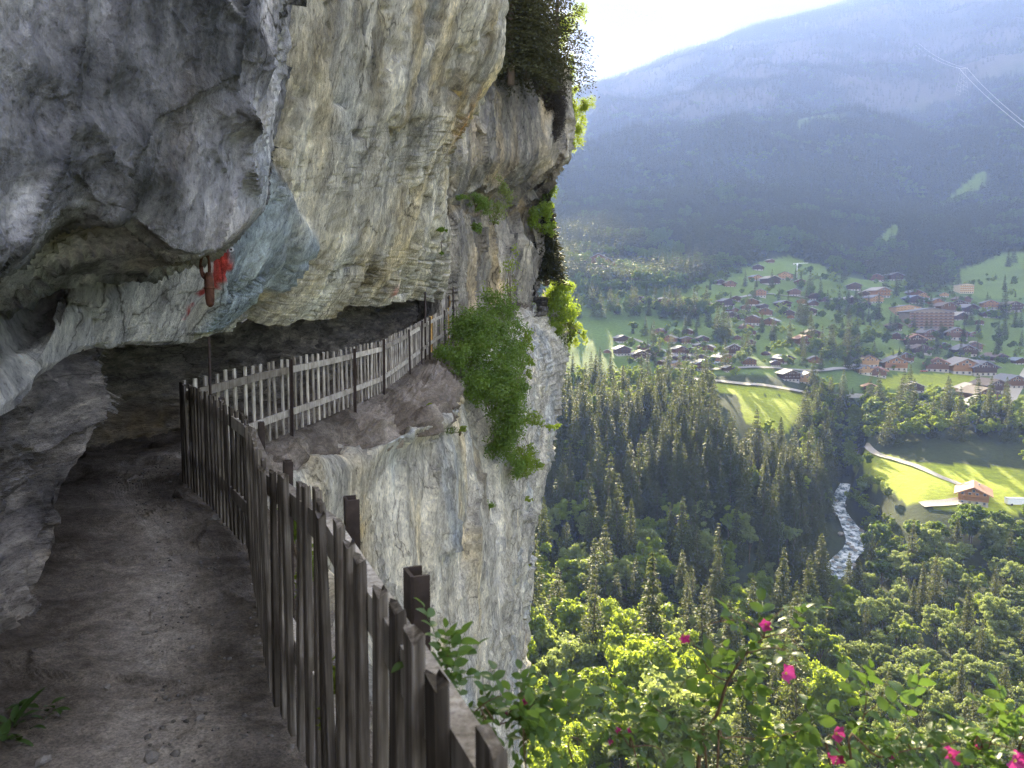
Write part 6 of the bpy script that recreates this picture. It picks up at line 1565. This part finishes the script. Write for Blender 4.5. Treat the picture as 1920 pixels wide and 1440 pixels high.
HS = [(1060 + x / 4.364, 460 + y / 4.364, w / 4.364) for x, y, w in Z5] + [(1480 + x / 4.364, 460 + y / 4.364, w / 4.364) for x, y, w in Z6] + [(1480 + x / 4.364, 640 + y / 4.364, w / 4.364) for x, y, w in Z7]
def ordinal(n):
    W_ = ['first', 'second', 'third', 'fourth', 'fifth', 'sixth', 'seventh', 'eighth', 'ninth', 'tenth', 'eleventh', 'twelfth', 'thirteenth', 'fourteenth', 'fifteenth', 'sixteenth', 'seventeenth', 'eighteenth', 'nineteenth', 'twentieth']
    if n <= 20: return W_[n - 1]
    return 'twenty-' + W_[n - 21]
BANDS = [(0, 512, 'on the highest shelf'), (512, 548, 'in the top row'), (548, 575, 'in the second row down'), (575, 600, 'in the third row down'), (600, 632, 'in the middle row'),
         (632, 656, 'below the big hotel'), (656, 678, 'above the village street'), (678, 700, 'along the village street'), (700, 722, 'just below the village street'), (722, 900, 'above the copse')]
tn = ['dark brown', 'brown', 'warm brown', 'honey-coloured']; rn = ['grey', 'brown', 'pale grey', 'bluish', 'tiled', 'reddish']
rh = random.Random(99)
for lo, hi, where in BANDS:
    row = sorted([q for q in HS if lo <= q[1] < hi])
    for k, (px, py, w) in enumerate(row):
        tm = rh.choices([0, 1, 2, 3], [.42, .38, .13, .07])[0]; rf = rh.choices([0, 1, 2, 3, 4, 5], [.44, .28, .14, .12, .01, .01])[0]
        prt = 4 if w > 36 else rh.choices([0, 1, 2, 3], [.3, .3, .25, .15])[0]
        put_house(px, py, w * .88, prt, rh.uniform(-.55, .35), tm, rf, '%s chalet with %s roof, %s from left %s' % (tn[tm], rn[rf], ordinal(k + 1), where), detail=True)
# the farm in the meadow
fm = put_house(1838, 944, 50, 4, -.55, 2, 4, 'farmhouse with pale tiled roof at the end of the meadow track', None, 'farmhouse')
# big hotel with galleries on every floor
def hotel(px, py, wpx, floors, label, wallm, balm, roofm, rot, ratio=.42, dep=.8):
    g = hit(px, py); W = wpx * g[1] / FOC; H = W * ratio
    root = empty('hotel_building', g + V3(0, W * .3, -.3), rot); tag(root, label, 'building')
    MB().box((0, 0, H / 2 - 1), (W, W * dep, H + 2)).build('wall', wallm, root)
    v, f = tri_prism(-W / 2, W / 2, -W * dep / 2, W * dep / 2, H, H + W * .09); MB().add(v, f).build('gable', wallm, root)
    me = roof_mesh(W, W * dep, H, W * .09, W * .04, W * .05, W * .012); me.materials.clear(); me.materials.append(roofm); link('roof', me, root)
    fh = H / floors; nb = 9 if floors > 4 else 7
    for k in range(floors):
        z = k * fh
        if k: MB().box((0, -W * dep / 2 - W * .02, z + .12), (W, W * .04, .22)).box((0, -W * dep / 2 - W * .038, z + .65), (W, .12, .95)).build('balcony', balm, root)
        for j in range(nb):
            x = (j - (nb - 1) / 2) * W / nb * .97
            o = MB().box((x, -W * dep / 2 - .03, z + fh * .52), (W / nb * .5, .12, fh * .5)).build('window', GLASS, root)
    for x in (-.2, .25): MB().box((W * x, W * .15, H + W * .09), (W * .03, W * .03, W * .06)).build('chimney', PLAS, root)
hotel(1747, 616, 76, 6, 'largest building, broad wooden hotel with galleries on every floor', plain('hotel_wall', (.25, .20, .155), .9, .2, .15, 1), TIMB[1], ROOFM[0], -.18)
hotel(1703, 591, 44, 4, 'honey-coloured apartment house beside the broad hotel', TIMB[3], TIMB[3], ROOFM[0], -.1, .36)
hotel(1811, 550, 26, 4, 'cream four-storey house standing against the upper meadow', TIMB[4], TIMB[3], ROOFM[1], 0, .62)
# parked cars
def car(px, py, rot, paint, label):
    g = hit(px, py)
    if g is None: return
    root = empty('parked_car', g + V3(0, 0, .65), rot); tag(root, label, 'car', 'cars parked in the village')
    MB().box((0, 0, .55), (4.2, 1.75, .6)).build('body', paint, root)
    v, f = [(-1.5, -.8, .85), (1.1, -.8, .85), (1.1, .8, .85), (-1.5, .8, .85), (-1.1, -.68, 1.4), (.5, -.68, 1.4), (.5, .68, 1.4), (-1.1, .68, 1.4)], [(0, 1, 5, 4), (1, 2, 6, 5), (2, 3, 7, 6), (3, 0, 4, 7), (4, 5, 6, 7), (0, 3, 2, 1)]
    MB().add(v, f).build('cabin', GLASS, root)
    for x in (-1.3, 1.3):
        for y in (-.86, .86): MB().tube([(x, y - .1, .33), (x, y + .1, .33)], .33, 10).build('wheel', STEEL, root)
CW = plain('car_white', (.75, .75, .76), .3, .5, .05, 1); CD = plain('car_dark', (.06, .065, .075), .3, .5, .05, 1); CR_ = plain('car_red', (.35, .04, .03), .3, .5, .05, 1)
car(1588, 689, .2, CW, 'white car parked at the end of the village street'); car(1345, 683, .1, CW, 'white car parked before a chalet on the left'); car(1354, 684, .1, CD, 'dark car parked next to the white one on the left')
car(1883, 766, 1.2, CW, 'white car in the pale yard at the far right'); car(1300, 690, .3, CD, 'dark car on the village street at the left'); car(1732, 699, 0, CR_, 'red car beside the bright yellow field')
# white trailer at the edge of the meadow
tp = hit(1905, 947); tr = empty('white_trailer', tp, -.1); tag(tr, 'white flat-topped trailer at the right edge of the meadow', 'trailer')
MB().box((0, 0, 1.5), (7.0, 2.4, 2.1)).build('body', CW, tr); MB().box((0, 0, 2.62), (7.2, 2.6, .12)).build('roof', ROOFM[3], tr)
for x in (-2, 2):
    for y in (-1.1, 1.1): MB().tube([(x, y - .12, .4), (x, y + .12, .4)], .4, 10).build('wheel', STEEL, tr)
# building crane above the village
WHITE = plain('white_paint', (.78, .78, .78), .5, .3, .05, 1)
cp = hit(1494, 522); crn = empty('building_crane', cp); tag(crn, 'thin white building crane above the upper chalets', 'crane')
MB().bar((0, 0, 0), (0, 0, 15), .5, .5).build('mast', WHITE, crn); MB().bar((-4, 0, 15), (11, 0, 15.4), .4, .4).build('jib', WHITE, crn); MB().box((0, -.2, 13.9), (1.4, 1.3, 1.6)).build('cab', WHITE, crn); MB().box((-3.4, 0, 14.3), (1.6, 1.0, 1.2)).build('counterweight', MATS['concrete'], crn)
# cable car line
GALV = plain('galvanised_steel', (.30, .30, .30), .45, .5, .1, 2, 0.0)
pb = hit(1803, 180); hp = P(1803, 126, pb[1])[2] - pb[2]
py_ = empty('cableway_pylon', pb); tag(py_, 'lattice steel pylon of the cableway on the mountain meadow', 'pylon')
bw, tw = hp * .16, hp * .05
lg = [(sx, sy) for sx in (-1, 1) for sy in (-1, 1)]
for sx, sy in lg: MB().bar((sx * bw, sy * bw, -3), (sx * tw, sy * tw, hp * .95), .7, .7).build('leg', GALV, py_)
for k in range(7):
    z0, z1 = hp * .95 * k / 7, hp * .95 * (k + 1) / 7; w0, w1 = bw + (tw - bw) * k / 7, bw + (tw - bw) * (k + 1) / 7; mb = MB()
    for sy in (-1, 1):
        mb.bar((-w0, sy * w0, z0), (w1, sy * w1, z1), .35, .35); mb.bar((w0, sy * w0, z0), (-w1, sy * w1, z1), .35, .35); mb.bar((sy * w0, -w0, z0), (sy * w1, w1, z1), .35, .35)
    mb.build('brace', GALV, py_)
MB().bar((-hp * .17, 0, hp * .95), (hp * .17, 0, hp * .95 + 2), 2.2, 2.2).build('crossarm', GALV, py_)
top = pb + V3(0, 0, hp * .97)
def catenary(a, b, sag, n=24): return [tuple(a * (1 - t) + b * t - V3(0, 0, sag * 4 * t * (1 - t))) for t in np.linspace(0, 1, n)]
for off, lab in ((-14, 'lower white cable of the cableway crossing the mountain side'), (14, 'upper white cable of the cableway crossing the mountain side')):
    up_ = P(1650 + (6 if off > 0 else 0), -12, 4300); dn_ = P(1990, 290 - (9 if off > 0 else 0), pb[1] * .45)
    o = MB().tube(catenary(up_, top + V3(off, 0, 0), 75) + catenary(top + V3(off, 0, 0), dn_, 12)[1:], .6, 6).build('cable', GALV, None, True); tag(o, lab, 'cable', 'cables of the cableway')
# a bird over the valley
bd = empty('bird', P(1718, 431, 150), .6); tag(bd, 'small dark bird flying over the valley', 'bird')
mb = MB().tube([(-.35, 0, 0), (-.15, 0, .02), (.1, 0, .03), (.3, 0, .02), (.42, 0, 0)], [.02, .08, .10, .06, .01], 6)
for s in (-1, 1): mb.add([(-.08, 0, .03), (.14, 0, .03), (.12, s * .35, .16), (-.06, s * .35, .15), (-.16, s * .75, .02), (-.08, s * .75, .02)], [(0, 1, 2, 3), (3, 2, 5, 4)])
mb.build('body', CD, bd, True)

# ------------------------------------------------------------------ haze of the valley air
m, nt, nd, lk, out = new_mat('haze_air')
pv = nd.new('ShaderNodeVolumePrincipled')
pv.inputs['Color'].default_value = (0.40, 0.52, 0.93, 1); pv.inputs['Density'].default_value = 0.00021; pv.inputs['Anisotropy'].default_value = -0.45; pv.inputs['Absorption Color'].default_value = (0.45, 0.45, 0.45, 1)
lk.new(pv.outputs[0], out.inputs['Volume'])
ztop = float(GZ.max()) + 40
hz = MB().box(((7300 - 3000) / 2, (7300 - 5200) / 2, (ztop - 95) / 2), (7300 + 3000, 7300 + 5200, ztop + 95)).build('haze', MATS['haze_air'])
tag(hz, 'bluish haze filling the air of the valley', 'haze', kind='stuff')
